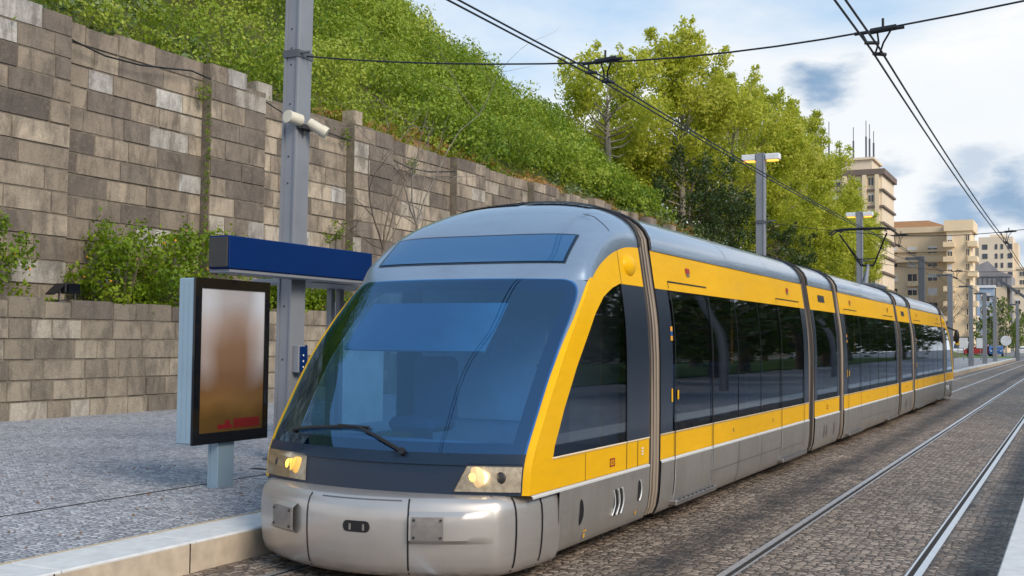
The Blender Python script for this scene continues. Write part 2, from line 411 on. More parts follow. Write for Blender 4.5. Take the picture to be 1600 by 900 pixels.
g=MB(); g.box(9,40,-30,150,-.3,.3); kind(g.build('lawn',plain('lawn_green',(.06,.12,.02),.9,0,.3,2,bmp=.5)),'structure')
g=MB(); g.box(-60,-7.4,150.2,162,-.2,.30); kind(g.build('grass_verge',plain('verge_green',(.13,.24,.03),.9,0,.3,.6,bmp=.5)),'structure')
# fallen leaves scattered on the platform
n=420; P=np.stack([-7.2-rng.random(n)*4.5,4.5+rng.random(n)*11,np.full(n,.262)],1)
o=leaf_mesh('fallen_leaves',P,np.tile([[0,0,3.]],(n,1)),.03+.035*rng.random(n),rng.random(n),plain('dry_leaf',(.22,.11,.05),.9,0,.4,9)); kind(o,'stuff','small dry brown leaves scattered on the platform','leaves')

# ------------------------------------------------------------------ stone walls
def block_wall(t,x,y0,y1,z0,top,ch,mn,mx,mat,proj,moss=(),name='masonry'):
    """coursed blocks, front face towards +X at x+proj(y)"""
    g=MB(); gm=MB(); z=z0; row=0
    zt=max(top(y) for y in np.linspace(y0,y1,40))
    brk=sorted({y0,y1}|{b for b in proj[0] if y0<b<y1})
    segs=list(zip(brk[:-1],brk[1:]))
    while z<zt-.05:
        h=ch*((.94+.12*rng.random()) if ch>.45 else 1)
        for a,b in segs:
            px=x+proj[1]((a+b)/2); y=a+(0 if row%2 else 0)
            first=True
            while y<b-.01:
                w=mn+(mx-mn)*rng.random()
                if first and row%2: w*=.55
                first=False
                e=y+w
                if b-e<mn*.6: e=b
                if z+h*.5<top((y+e)/2)+ .12*math.sin(row*7+y*3):
                    j=(rng.random()-.5)*.026; g.att=float(np.clip((-.18 if (ch<.45 and z+h*1.5>top(y)) else 0)+rng.beta(2.2,2.1)*.92+(.33 if rng.random()<.08 else 0),0,1))
                    gp=.005; c=.013; xf=px+j
                    zz=z+h*(.97 if top((y+e)/2)>z+h*1.2 else .8+.25*rng.random())
                    A=[(xf-.06,y+gp,z+gp),(xf-.06,e-gp,z+gp),(xf-.06,e-gp,zz-gp),(xf-.06,y+gp,zz-gp)]
                    jit=lambda s:(rng.random()-.5)*s
                    B=[(xf+jit(.010),y+gp+c+jit(.010),z+gp+c),(xf+jit(.010),e-gp-c+jit(.010),z+gp+c),(xf+jit(.010),e-gp-c+jit(.010),zz-gp-c),(xf+jit(.010),y+gp+c+jit(.010),zz-gp-c)]
                    D=[(xf-.5,p[1],p[2]) for p in A]
                    g.add(A+B+D,[(4,5,6,7)]+[(k,(k+1)%4,4+(k+1)%4,4+k) for k in range(4)]+[(8+k,8+(k+1)%4,(k+1)%4,k) for k in range(4)])
                y=e
        z+=h; row+=1
    o=g.build(name,mat,t,att='tint')
    # mortar core behind the joints
    st=np.linspace(y0,y1,60)
    for a,b in segs:
        px=x+proj[1]((a+b)/2)-.024
        n=max(2,int((b-a)/2)); ys=np.linspace(a,b,n+1)
        for u,v in zip(ys[:-1],ys[1:]): gm.box(px-.55,px,u,v,z0-.3,min(top(u),top(v))-.12)
    gm.build('mortar_core',M['mortar'],t)
pil=[(11,17.75),(22.3,24.5),(28.8,31.0),(35.3,37.5),(41.8,44.0),(48.3,50.5)]
def hp(y):
    for a,b in pil:
        if a<=y<=b: return .30
    return 0.
def htop(y): return float(np.interp(y,[5,17,21.9,22.1,30,45,58,66,72],[9.2,9.1,9.0,8.85,8.75,8.45,8.3,8.1,7.9]))
t=thing('retaining_wall',(-20.3,20,.25),'tall weathered granite block retaining wall below the bushy hillside','wall')
block_wall(t,-20.32,6,74,2.0,htop,.51,.7,1.5,M['stone_high'],([v for p in pil for v in p],hp))
t=thing('garden_wall',(-18.45,20,.25),'low pale stone block wall along the back of the platform plaza','wall')
block_wall(t,-18.45,4,70,.2,lambda y: 2.665,.41,.5,1.15,M['stone_low'],([],lambda y:0))
g=MB(); g.grid([[(-18.8,y,2.36),(-20.6,y,2.55)] for y in np.arange(4,70,2)]); kind(g.build('planter_soil',M['soil']),'structure')
# moss and rust streaks down the joints of the wall's pilasters
def streak(y,x,z0,z1,w,mat,nm,lab):
    g=MB(); zs=np.linspace(z1,z0,18)
    g.grid([[(x,y-w*(.5+.3*math.sin(z*3.1)),z),(x+.006,y+w*(.5+.3*math.cos(z*2.3)),z)] for z in zs]); return g
# cable sagging along the wall
cab=[(17.0,8.75),(17.9,8.54),(18.75,8.42),(19.85,8.45),(20.8,8.58),(21.6,8.70),(22.2,8.6)]
g=MB(); g.tube([(-20.08+(.0 if y<21.9 else .1),y,z) for y,z in cab],.022,6); tag(g.build('sagging_cable',M['black'],smooth=True),'black cable sagging along the top left of the tall stone wall','cable')
cab=[(24.2,8.54),(24.9,8.38),(25.7,8.2),(27,8.12),(28.6,8.05)]
g=MB(); g.tube([(-20.06,y,z) for y,z in cab],.02,6); tag(g.build('sagging_cable',M['black'],smooth=True),'black cable on the tall stone wall just behind the nearest pole','cable')
cab=[(30.3,8.1),(31,7.82),(32.1,7.68),(33.4,7.74),(35.2,8.0)]
g=MB(); g.tube([(-20.06,y,z) for y,z in cab],.022,6); tag(g.build('sagging_cable',M['black'],smooth=True),'black cable looping over the tall wall above the bare branches','cable')

# ------------------------------------------------------------------ hillside
def hbase(Y): return float(np.interp(Y,[0,20,45,70,85,110,150,220],[8.7,8.6,8.1,7.4,6.6,5.0,2.5,.2]))
def hcrest(Y): return float(np.interp(Y,[0,45,58,71,85,110,150,220],[20.5,19.4,17.0,14.2,11.6,8.2,4.5,.4]))
def hill(X,Y):
    s=np.clip((-20.7-X)/12.5,0,1); s=s*s*(3-2*s)*.35+s*.65
    b=hbase(Y); return b+(hcrest(Y)-b)*s+.35*math.sin(X*.9+Y*.5)*math.sin(Y*.37)*min(1,s*5)
xs_=np.concatenate([np.linspace(-20.62,-36,22),[-45,-60,-90]])
g=MB(); g.grid([[(x,y,hill(x,y)-(0 if x>-40 else (-40-x)*.12)) for x in xs_] for y in np.linspace(-5,200,120)])
gm,nt,b=newmat('grassy_hill_soil')
f=noise(nt,.35,6,pos(nt),.65); L(nt,ramp(nt,f,[(.3,(.04,.06,.012)),(.48,(.09,.11,.022)),(.62,(.13,.12,.04)),(.75,(.24,.15,.06))]),b.inputs['Base Color']); b.inputs['Roughness'].default_value=.95; bump(nt,noise(nt,3,8,pos(nt),.7),b,.8,.3)
kind(g.build('hillside',gm,smooth=True),'structure')
# lower bank that comes forward after the wall ends
def bank(X,Y):
    s=np.clip((-13.0-X)/7.7,0,1); f=np.clip((Y-63.5)/15,0,1); return .2+(hill(-20.7,Y)-.2)*(s**.8)*f
g=MB(); g.grid([[(x,y,bank(x,y)) for x in np.linspace(-12.5,-20.8,14)] for y in np.linspace(63.5,200,76)]); kind(g.build('grassy_bank',gm,smooth=True),'structure')
g=MB(); g.grid([[(x,y,hill(min(x,-20.7),y)+.12) for x in (-20.45,-20.8,-21.3,-21.8,-22.6)] for y in np.linspace(29,82,50)]); kind(g.build('earth_strip',M['earth'],smooth=True),'structure')

def hill_clumps(n,x0,x1,y0,y1,r0,r1,fn,dist):
    pts=[]; 
    for _ in range(n*6):
        x=x0+(x1-x0)*rng.random(); y=y0+(y1-y0)*rng.random()**1.15
        if all((x-a)**2+(y-b_)**2>dist**2 for a,b_ in pts[-400:]): pts.append((x,y))
        if len(pts)>=n: break
    cs=[];rs=[]
    for x,y in pts:
        r=r0+(r1-r0)*rng.random(); cs.append((x,y,fn(x,y)+r*.28)); rs.append(r)
    return cs,rs
cs,rs=hill_clumps(330,-21.5,-35.5,12,66,.85,2.1,hill,1.18)
# ragged fringe that hangs over the top of the wall
for y in np.arange(13,46,.55):
    r=.35+.45*rng.random(); cs.append((-20.95-.5*rng.random(),y+.3*rng.random(),htop(y)+.10+(.25 if y<27 else -.02)+.15*rng.random())); rs.append(r if rng.random()<(.95 if y<27 else .5) else .2)
keep=[i for i,c in enumerate(cs) if not (c[1]>42 and c[0]>-22.6)]; cs=[cs[i] for i in keep]; rs=[rs[i] for i in keep]
P,Nn,S,R=clump_leaves(cs,rs,470,.118,up=.8,flat=.95,shell=.78)
S*=np.clip(.55+P[:,1]/55,.75,1.6)
o=leaf_mesh('hillside_bushes',P,Nn,S,R,M['leaf_hill']); kind(o,'stuff','bright green bushes covering the slope above the tall stone wall','bushes')
cs=[];rs=[]
for y in np.concatenate([np.arange(28.5,34,.45),np.arange(34,66,.55)]):
    if rng.random()<.75: cs.append((-20.75-.7*rng.random(),y+.4*rng.random(),htop(y)+.15+.3*rng.random())); rs.append(.16+.26*rng.random())
P,Nn,S,R=clump_leaves(cs,rs,700,.13,up=.9,shell=.2)
o=leaf_mesh('dry_grass',P,Nn,S,R,leafmat('dry_orange_grass',[(.1,(.16,.09,.02)),(.5,(.36,.19,.04)),(.9,(.48,.32,.10))],.8,.3),asp=.3); kind(o,'stuff','dry orange grass along the top of the tall stone wall','grass')
cs,rs=hill_clumps(150,-21.4,-33.5,62,84,.6,1.4,hill,.7)
c2,r2=hill_clumps(60,-20.9,-26,13,24,.35,.8,hill,.6); cs+=c2; rs+=r2
P,Nn,S,R=clump_leaves(cs,rs,190,.2,up=.8,flat=.85)
o=leaf_mesh('grey_green_bushes',P,Nn,S,R,M['leaf_grey']); kind(o,'stuff','grey green scrub on the slope beside and beyond the bright bushes','scrub')
cs,rs=hill_clumps(260,-20.8,-27,48,125,.25,.75,hill,.5); c2,r2=hill_clumps(170,-13.5,-20.6,66,150,.25,.9,bank,.5); cs+=c2; rs+=r2
P,Nn,S,R=clump_leaves(cs,rs,190,.2,up=.7,flat=.8)
o=leaf_mesh('bank_grass',P,Nn,S,R,M['leaf_grey']); kind(o,'stuff','rough grass and low weeds on the bank behind the tram roof','grass')

# ------------------------------------------------------------------ shrubs in the planter
def shrub(loc,r,h,lab,nb=42,sz=.115,mat='leaf_shrub',flowers=True,name='shrub',group=None,dens=800):
    t=thing(name,loc,lab,'shrub',group); x,y,z=loc
    g=MB()
    for k in range(6):
        a=rng.random()*6.28; e=(x+math.cos(a)*r*.5,y+math.sin(a)*r*.5,z+h*(.5+.4*rng.random()))
        g.tube([(x+.05*math.cos(a),y+.05*math.sin(a),z-.1),(x+(e[0]-x)*.4,y+(e[1]-y)*.4,z+h*.3),e],[.03,.022,.008],6)
    g.build('stem',M['bark'],t)
    cs=[];rs=[]
    for k in range(nb):
        a=rng.random()*6.28; q=math.sqrt(rng.random()); v=rng.random()
        w=r*(.45+.75*math.sin(math.pi*min(1,.22+.75*v)))
        cs.append((x+math.cos(a)*q*w,y+math.sin(a)*q*w,z+h*(.12+.8*v))); rs.append((.16+.16*rng.random())*r*1.5)
    P,Nn,S,R=clump_leaves(cs,rs,dens/ (r if r>1 else 1),sz,shell=.35)
    leaf_mesh('foliage',P,Nn,S,R,M[mat],t)
    if flowers:
        k=rng.choice(len(P),26); leaf_mesh('blossom',P[k]+Nn[k]*.05,Nn[k],np.full(26,.065),rng.random(26),M['flower'],t,asp=.9)
    return t
shrub((-19.3,15.1,2.4),.72,2.0,'green shrub at the left photo edge on top of the low stone wall')
shrub((-19.3,18.75,2.4),.92,2.05,'round green shrub with orange blossoms growing left of the poster panel')
shrub((-19.3,21.3,2.4),1.25,2.1,'dark green shrub behind the left end of the blue beam',nb=34)
shrub((-19.35,24.0,2.4),.8,1.3,'small green shrub between the poster panel and the nearest pole')
shrub((-19.3,26.1,2.4),.7,1.0,'small green shrub right of the nearest pole under the blue beam')
shrub((-20.0,27.9,2.5),.5,3.2,'tall thin green plant climbing the wall behind the right end of the blue beam',flowers=False,nb=16)
# small tufts that grow out of the wall joints
for (y,z,r,lab) in [(22.05,8.3,.22,'green tuft growing from the wall joint under the sagging cable end'),(28.45,8.2,.22,'green tuft on the wall top right of the pole camera'),(32.4,7.9,.24,'small green tuft growing on the wall above the bare branches')]:
    t=thing('wall_tuft',(-20.15,y,z-r),lab,'plant')
    P,Nn,S,R=clump_leaves([(-20.1,y,z),(-20.1,y,z-.25)],[r,r*.6],900,.10,shell=.2); leaf_mesh('foliage',P,Nn,S,R,M['leaf_shrub'],t)
cs=[(-20.02+.02*rng.random(),22.12+.12*rng.random(),8.1-k*.22) for k in range(20)]; 
P,Nn,S,R=clump_leaves(cs,[.05+.05*rng.random() for _ in cs],4000,.06,shell=.2); o=leaf_mesh('moss_streak',P,Nn,S,R,M['leaf_shrub']); kind(o,'stuff','thin green moss streak down the wall joint left of the pole','moss')
cs=[(-18.7-.8*rng.random(),y,2.45+.1*rng.random()) for y in np.arange(16.2,27,.16)]
P,Nn,S,R=clump_leaves(cs,[.12+.12*rng.random() for _ in cs],1600,.09,up=1,shell=.3); o=leaf_mesh('planter_grass',P,Nn,S,R,M['leaf_shrub']); kind(o,'stuff','low grass along the top edge of the low stone wall','grass')
# floodlight on the low wall
t=thing('floodlight',(-18.65,16.5,2.66),'small black floodlight standing on top of the low stone wall','floodlight')
g=MB(); g.bbox(-18.72,-18.42,16.33,16.68,2.78,2.98,.02); o=g.build('housing',M['black'],t)
g=MB(); g.prism([(-18.42,16.36,2.80),(-18.42,16.36,2.96),(-18.36,16.36,2.98),(-18.36,16.36,2.78)],(0,.29,0)); g.build('lens',M['blackgloss'],t)
g=MB(); g.box(-18.6,-18.55,16.30,16.325,2.62,2.9); g.box(-18.6,-18.55,16.685,16.71,2.62,2.9); g.box(-18.6,-18.55,16.30,16.71,2.60,2.63); g.build('bracket',M['plate'],t)
g=MB(); g.prism([(-18.70,16.33,2.985),(-18.70,16.34,2.96),(-18.70,16.08,2.74),(-18.70,16.06,2.76)],(.27,0,0)); g.build('shade',M['black'],t)

# ------------------------------------------------------------------ bare saplings in front of the wall
t=thing('bare_tree',(-17.5,28.0,.25),'bare grey branched sapling between the tall wall and the tram roof','tree')
g=MB(); b0=Vector((-17.5,28.0,.25)); fork=Vector((-17.5,28.45,5.3))
g.tube([b0,(-17.4,28.1,2.8),fork],[.09,.06,.04],8); g.build('trunk',M['bark'],t)
def branch(g,p,d,l,r,depth):
    pts=[Vector(p)]; dd=Vector(d).normalized(); n=5
    for k in range(n):
        dd=(dd+Vector((rng.normal()*.16,rng.normal()*.16,rng.normal()*.10+.03))).normalized(); pts.append(pts[-1]+dd*l/n)
    g.tube(pts,[r*(1-.75*k/n) for k in range(n+1)],5,cap=False)
    if depth>0:
        for k in range(3):
            i=1+int(rng.integers(1,n)); a=(dd+Vector((rng.normal()*.7,rng.normal()*.7,rng.normal()*.5+.15))); branch(g,pts[i],a,l*(.45+.2*rng.random()),r*.45,depth-1)
g=MB()
for d,l,r in [((.1,.35,.9),4.0,.032),((-.1,-.30,.95),3.6,.028),((.1,-.75,.55),3.4,.028),((0,.8,.6),3.2,.025),((0,-1,.25),2.6,.022),((.1,.1,1),2.4,.022)]: branch(g,fork,d,l,r,2)
g.build('branches',M['palebark'],t,smooth=True)
t=thing('bare_tree',(-17.2,25.9,.25),'thin bare dark twigs beside the left end of the tram roof','tree')
g=MB(); g.tube([(-17.2,25.9,.25),(-17.2,26.0,2.5),(-17.2,26.2,4.4)],[.08,.06,.04],8); g.build('trunk',M['bark'],t)
g=MB()
for d,l,r in [((0,-.6,.8),2.9,.035),((0,.25,1),2.6,.03),((0,-1,.25),2.2,.028),((0,.8,.5),2.0,.025),((0,-.3,1),2.6,.03)]: branch(g,(-17.2,26.2,4.4),d,l,r,2)
g.build('branches',M['bark'],t,smooth=True)

# ------------------------------------------------------------------ trees
def tree(loc,H,W,lab,mat='leaf_tree',name='leafy_tree',group=None,n=26,trunk_h=.24,dens=430,sz=.26,bark='palebark',tr=.24,cat='tree',cone=.55):
    t=thing(name,loc,lab,cat,group); x,y,z=loc
    g=MB(); top=Vector((x+.3*rng.normal(),y+.3*rng.normal(),z+H*.70))
    g.tube([(x,y,z-.6),(x+.06,y,z+H*.15),(x-.05,y+.1,z+H*.4),top],[tr*1.25,tr,tr*.7,tr*.12],8); g.build('trunk',M[bark],t,smooth=True)
    cs=[];rs=[]; g=MB()
    for k in range(n):
        v=(k+rng.random())/n; hh=trunk_h+(1-trunk_h)*v
        w=W*(.35+.65*math.sin(math.pi*min(1,.18+.70*v)))*(1-cone*max(0,v-.45))
        a=rng.random()*6.283; q=.30+.70*math.sqrt(rng.random())
        c=Vector((x+math.cos(a)*w*q,y+math.sin(a)*w*q,z+H*hh*.94+.3*rng.normal()))
        r=W*(.205+.20*rng.random())*(1-.40*v)
        cs.append(tuple(c)); rs.append(r)
        s=Vector((x,y,z+H*(hh*.62))); m=(s+c)/2+Vector((0,0,-.25)); g.tube([s,m,c],[tr*.34*(1-.6*v),tr*.22*(1-.6*v),.02],5,cap=False)
        for q2 in range(2):     # twigs that stick out of the crown
            d=(c-Vector((x,y,z+H*.45))).normalized()+Vector((rng.normal()*.4,rng.normal()*.4,.5+rng.normal()*.3)); e=c+d.normalized()*r*(1.0+.35*rng.random())
            g.tube([c,e],[.03,.008],4,cap=False); cs.append(tuple(e)); rs.append(r*.34)
    g.build('limbs',M[bark],t,smooth=True)
    P,Nn,S,R=clump_leaves(cs,rs,dens,sz,shell=.30)
    leaf_mesh('crown',P,Nn,S,R,M[mat],t)
    return t
G='yellow green trees standing on the hillside'
tree((-26.5,66,12.4),8.2,3.8,'pale loose leafed tree, leftmost of the yellow green row',group=G,n=24,dens=300)
tree((-24.5,75,9.2),14.6,5.3,'tallest yellow green tree, second from the left, under the span wire',group=G,n=52,cone=.35)
tree((-23.5,84,7.6),15.6,4.6,'yellow green tree right of the tallest one on the hillside',group=G,n=38)
tree((-24.0,95,6.2),18.0,5.4,'broad yellow green tree behind the near double lamp post',group=G,n=40)
tree((-23.5,107,5.0),19.5,5.8,'yellow green tree between the two double lamp posts',group=G,n=40)
tree((-23.2,119,4.0),18.0,5.6,'yellow green tree left of the apartment tower, above the farther lamp',group=G,n=40)
tree((-24.8,133,2.8),17.8,5.6,'yellow green tree at the right end of the row, touching the tower',group=G,n=40)
tree((-18.5,98,3.0),8.5,3.6,'low yellow green tree behind the tram roof near the farther lamp',group=G,n=22,trunk_h=.15)
tree((-19.3,112,2.0),8.6,3.4,'low yellow green tree left of the raised pantograph',group=G,n=24,trunk_h=.12)
G='dark evergreen bushes on the bank'
tree((-22.0,69,8.0),6.0,3.0,'dark evergreen bush tree on the slope left of the near double lamp','leaf_dark','evergreen_bush',G,n=26,trunk_h=.12,dens=420,sz=.2,bark='bark',tr=.15,cone=.2)
tree((-22.5,76,7.6),5.2,2.9,'dark evergreen bush tree behind the near double lamp post','leaf_dark','evergreen_bush',G,n=24,trunk_h=.12,dens=420,sz=.2,bark='bark',tr=.15,cone=.2)
tree((-20.0,84,6.4),4.6,2.5,'smallest dark evergreen bush, right of the near double lamp post','leaf_dark','evergreen_bush',G,n=22,trunk_h=.1,dens=420,sz=.2,bark='bark',tr=.13,cone=.2)
# ------------------------------------------------------------------ poles
def pole_mesh(g,x0,x1,y0,y1,z0,z1):
    """box pole with a recessed web on the face that looks along the track"""
    g.bbox(x0,x1,y0+.02,y1,z0,z1,.008)
    g.box(x0,x0+.035,y0,y0+.02,z0,z1); g.box(x1-.03,x1,y0,y0+.02,z0,z1)
px0,px1,py0,py1=-9.84,-9.60,12.32,12.64
t=thing('catenary_pole',((px0+px1)/2,12.48,.25),'tall grey steel pole rising out of the picture behind the blue beam','pole')
g=MB(); pole_mesh(g,px0,px1,py0,py1,.2,9.2); g.build('post',M['steel_pole'],t)
g=MB(); g.bbox(px0-.1,px1+.1,py0-.1,py1+.1,.2,.275,.006)
g.build('base_plate',M['pole_dark'],t)
g=MB()
for z in (6.2,5.7,5.15,4.42,4.05,1.62,2.35,5.93): g.disc((px0+.11,py0+.02,z),(0,-1,0),.012,8,.008)
g.split('bolt',M['darkgrey'],t)
g=MB(); g.box(px0-.01,px1+.012,py0-.012,py1+.012,5.80,5.90); g.tube([(px1,12.36,5.86),(px1+.14,12.40,5.87)],.02,6); g.build('wire_clamp',M['pole_dark'],t)
t.rotation_euler=(0,.012,0)
t2=thing('dome_camera',(px1+.05,12.4,4.85),'pair of cream cylindrical cameras clamped to the tall near pole','camera')
g=MB(); g.tube([(-9.60,12.16,4.93),(-9.56,12.36,4.91)],[.085,.085],14); g.tube([(-9.605,12.13,4.933),(-9.60,12.16,4.93)],[.09,.09],14); g.build('camera_body',M['beige'],t2,smooth=True,angle=40)
g=MB(); g.tube([(-9.52,12.5,4.90),(-9.34,12.60,4.78)],[.075,.075],14); g.tube([(-9.36,12.585,4.795),(-9.30,12.62,4.755)],[.085,.08],14); g.build('camera_body',M['beige'],t2,smooth=True,angle=40)
g=MB(); g.box(-9.63,-9.50,12.34,12.62,4.80,4.86); g.tube([(-9.56,12.45,4.82),(-9.56,12.45,4.72)],.02,8); g.build('mount',M['darkgrey'],t2)
t2.location.x+=.055
t2=thing('ticket_validator',(-9.54,12.5,1.6),'small blue ticket validator box fixed to the tall near pole','validator')
g=MB(); g.bbox(-9.60,-9.47,12.38,12.53,1.44,1.82,.012); g.build('case',M['steel_pole'],t2)
g=MB(); g.bbox(-9.598,-9.455,12.53,12.56,1.44,1.82,.008); g.bbox(-9.47,-9.452,12.39,12.52,1.46,1.80,.006); g.build('face',M['blue'],t2)
g=MB(); 
for k,z in enumerate((1.52,1.6,1.68)): g.disc((-9.452,12.455,z),(1,0,0),.014,8,.004)
g.split('reader_mark',M['white'],t2)
t2=tag(None or (lambda: (lambda g: (g.bbox(-9.599,-9.592,12.44,12.50,2.44,2.50,.002), g.build('sticker',M['white']))[1])(MB()))(),'small white square sticker on the near pole under the blue beam','sticker')
# blue beam sign of the stop
t=thing('beam_sign',(-9.42,12.3,2.74),'long deep blue box beam sign mounted across the near pole','sign')
g=MB(); g.bbox(-9.585,-9.25,10.68,13.80,2.76,3.17,.01); g.build('sign_box',M['blue'],t)
g=MB(); g.bbox(-9.565,-9.27,10.66,10.682,2.78,3.15,.006); g.build('end_cap',M['darkgrey'],t)
g=MB(); g.bbox(-9.60,-9.27,10.72,13.80,2.715,2.758,.006); g.build('bottom_rail',M['steel_pole'],t)
t=thing('stop_shelter',(-10.4,14.6,.25),'slim grey shelter frame standing behind the blue beam sign','shelter')
g=MB(); g.bbox(-10.75,-9.62,12.9,16.4,2.70,2.77,.008); g.build('canopy',M['steel_pole'],t)
for (x,y) in ((-10.66,14.62),(-10.66,14.86)):
    g=MB(); g.bbox(x,x+.10,y,y+.10,.2,2.70,.006); g.build('post',M['steel_pole'],t)
g=MB(); g.bbox(-10.70,-10.66,14.9,16.3,.5,2.5,.004); g.build('back_panel',M['white'],t)
# poster panel
t=thing('poster_panel',(-8.54,9.82,.25),'free standing advertising panel with a brown blurred poster and a black frame','advertising panel')
x0,x1,y0,y1,z0,z1=-8.665,-8.42,9.20,10.44,.755,2.56
g=MB(); g.bbox(x0,x1-.028,y0+.006,y1-.006,z0+.01,z1-.006,.012); g.box(x0+.08,x0+.086,y0+.001,y0+.0065,z0+.06,z1-.05); g.box(x0+.15,x0+.156,y0+.001,y0+.0065,z0+.06,z1-.05)
g.build('casing',M['panel_metal'],t)
g=MB(); f=.10
for a,b,c,d in ((y0,y1,z0,z0+.12),(y0,y1,z1-.11,z1),(y0,y0+f,z0+.12,z1-.11),(y1-f*.8,y1,z0+.12,z1-.11)): g.box(x1-.028,x1,a,b,c,d)
g.build('frame',M['blackgloss'],t)
pm,nt,b=newmat('blurred_poster_print')
s=N(nt,'ShaderNodeSeparateXYZ'); 
mp=N(nt,'ShaderNodeMapping'); mp.inputs['Location'].default_value=(0,.49-.13,-.392-.13); mp.inputs['Scale'].default_value=(1,.926,.633); L(nt,pos(nt),mp.inputs[0]); 
wn=N(nt,'ShaderNodeTexNoise',i={'Scale':2.2,'Detail':1.5}); L(nt,mp.outputs[0],wn.inputs['Vector'])
va=N(nt,'ShaderNodeVectorMath',operation='MULTIPLY_ADD'); va.inputs[1].default_value=(.0,.26,.26); L(nt,wn.outputs['Color'],va.inputs[0]); L(nt,mp.outputs[0],va.inputs[2]); L(nt,va.outputs[0],s.inputs[0])
vz=ramp(nt,s.outputs[2],[(.08,(.09,.05,.014)),(.22,(.17,.092,.028)),(.42,(.125,.062,.03)),(.58,(.20,.125,.085)),(.74,(.42,.36,.35)),(.90,(.55,.62,.72))])
edge=ramp(nt,s.outputs[1],[(.12,(.42,.38,.38)),(.36,(.19,.105,.055)),(.70,(.19,.105,.06)),(.95,(.50,.50,.55))])
zf=ramp(nt,s.outputs[2],[(.30,0.),(.50,.6),(.8,.55)]); c=mixc(nt,zf,vz,edge)
L(nt,c,b.inputs['Base Color']); b.inputs['Roughness'].default_value=.25
g=MB(); g.box(x1-.026,x1-.012,y0+.09,y1-.07,z0+.11,z1-.10); g.build('poster',pm,t)
g=MB(); 
for a,b_,c_,d in ((9.86,10.30,.905,1.01),(9.60,9.84,.905,.955),(9.72,9.80,.955,1.0)): g.box(x1-.012,x1-.0105,a,b_,c_,d)
g.build('poster_caption',plain('dark_red_print',(.16,.008,.012),.3),t)
g=MB(); g.bbox(-8.62,-8.47,9.66,9.93,.2,.76,.006); g.box(-8.58,-8.574,9.655,9.66,.25,.75); g.build('leg',M['panel_metal'],t)

# double lamp posts
def lamp_post(x,y,H,lab,lit=True):
    t=thing('street_lamp',(x,y,.25),lab,'street lamp','double headed lamp posts beyond the tram')
    g=MB(); pole_mesh(g,x-.14,x+.14,y-.16,y+.16,.2,H); g.build('post',M['steel_pole'],t)
    g=MB(); g.box(x-.15,x+.15,y-.17,y+.17,6.0,6.12); g.tube([(x+.14,y-.1,6.06),(x+.55,y-.05,6.1)],.02,6); g.build('wire_clamp',M['pole_dark'],t)
    for s in (-1,1):
        g=MB(); a,b=sorted((x+s*.17,x+s*.66)); g.bbox(a,b,y-.14,y+.14,H-.24,H-.03,.02); h=g.build('lamp_head',M['white'],t)
        g=MB(); a,b=sorted((x+s*.22,x+s*.60)); g.bbox(a,b,y-.11,y+.11,H-.285,H-.238,.012); g.build('lens',M['lamp_on'],h)
    return t
lamp_post(-9.65,38.3,8.45,'nearer double lamp post with lit amber lamps above the tram roof')
lamp_post(-9.65,58.2,8.55,'farther double lamp post with lit amber lamps behind the pantograph')
# far single arm poles
G='grey single arm poles along the far tracks'
for k,(x,y,H,lab) in enumerate([(-7.55,65.5,6.75,'single arm pole nearest the tail of the tram, partly behind its roof'),(-7.4,79.6,6.6,'single arm pole just right of the tram tail'),(-7.2,93.5,6.5,'second single arm pole right of the tram tail'),(-6.95,104.5,6.4,'third single arm pole right of the tram tail, before the blue grey house'),(-7.0,119.0,6.7,'fourth single arm pole right of the tram tail, before the far trees'),(-5.6,134.0,6.4,'fifth single arm pole right of the tail, before the far green tree'),(-4.6,150.0,6.3,'farthest single arm pole, near the right photo edge')]):
    t=thing('catenary_pole',(x,y,.25),lab,'pole',G)
    g=MB(); g.bbox(x-.16,x+.16,y-.16,y+.16,.2,H,.01); g.build('post',M['pole_dark'] if k==0 else M['steel_pole'],t)
    g=MB(); g.bbox(x-.85,x-.16,y-.08,y+.08,H-.17,H-.03,.01); g.build('arm',M['pole_dark'],t)
    g=MB(); g.bbox(x-.2,x+.2,y-.2,y+.2,.2,1.1,.01); g.build('base_sleeve',M['steel_pole'],t)

# ------------------------------------------------------------------ overhead wires
def catwire(x,zs,lab,dx=.0,r=.0115):
    g=MB(); pts=[]
    for (ya,za),(yb,zb) in zip(zs[:-1],zs[1:]):
        for k in range(12):
            u=k/12; pts.append((x+dx,ya+(yb-ya)*u,za+(zb-za)*u-.28*4*u*(1-u)*((yb-ya)/25.)**2*.35))
    pts.append((x+dx,zs[-1][0],zs[-1][1])); g.tube(pts,r,6)
    return tag(g.build('contact_wire',M['wire'],smooth=True),lab,'wire','overhead contact wires')
sup=[(-13,5.12),(12.5,5.12),(38.3,5.12),(58.2,5.12),(79.6,5.15),(104.5,5.15),(134,5.15),(170,5.15)]
catwire(XC,sup,'left wire of the pair over the tram, running above its roof',-.045)
catwire(XC,sup,'right wire of the pair over the tram, running above its roof',.045)
catwire(-1.905,sup,'left wire of the steep pair over the empty right track',-.045)
catwire(-1.905,sup,'right wire of the steep pair over the empty right track',.045)
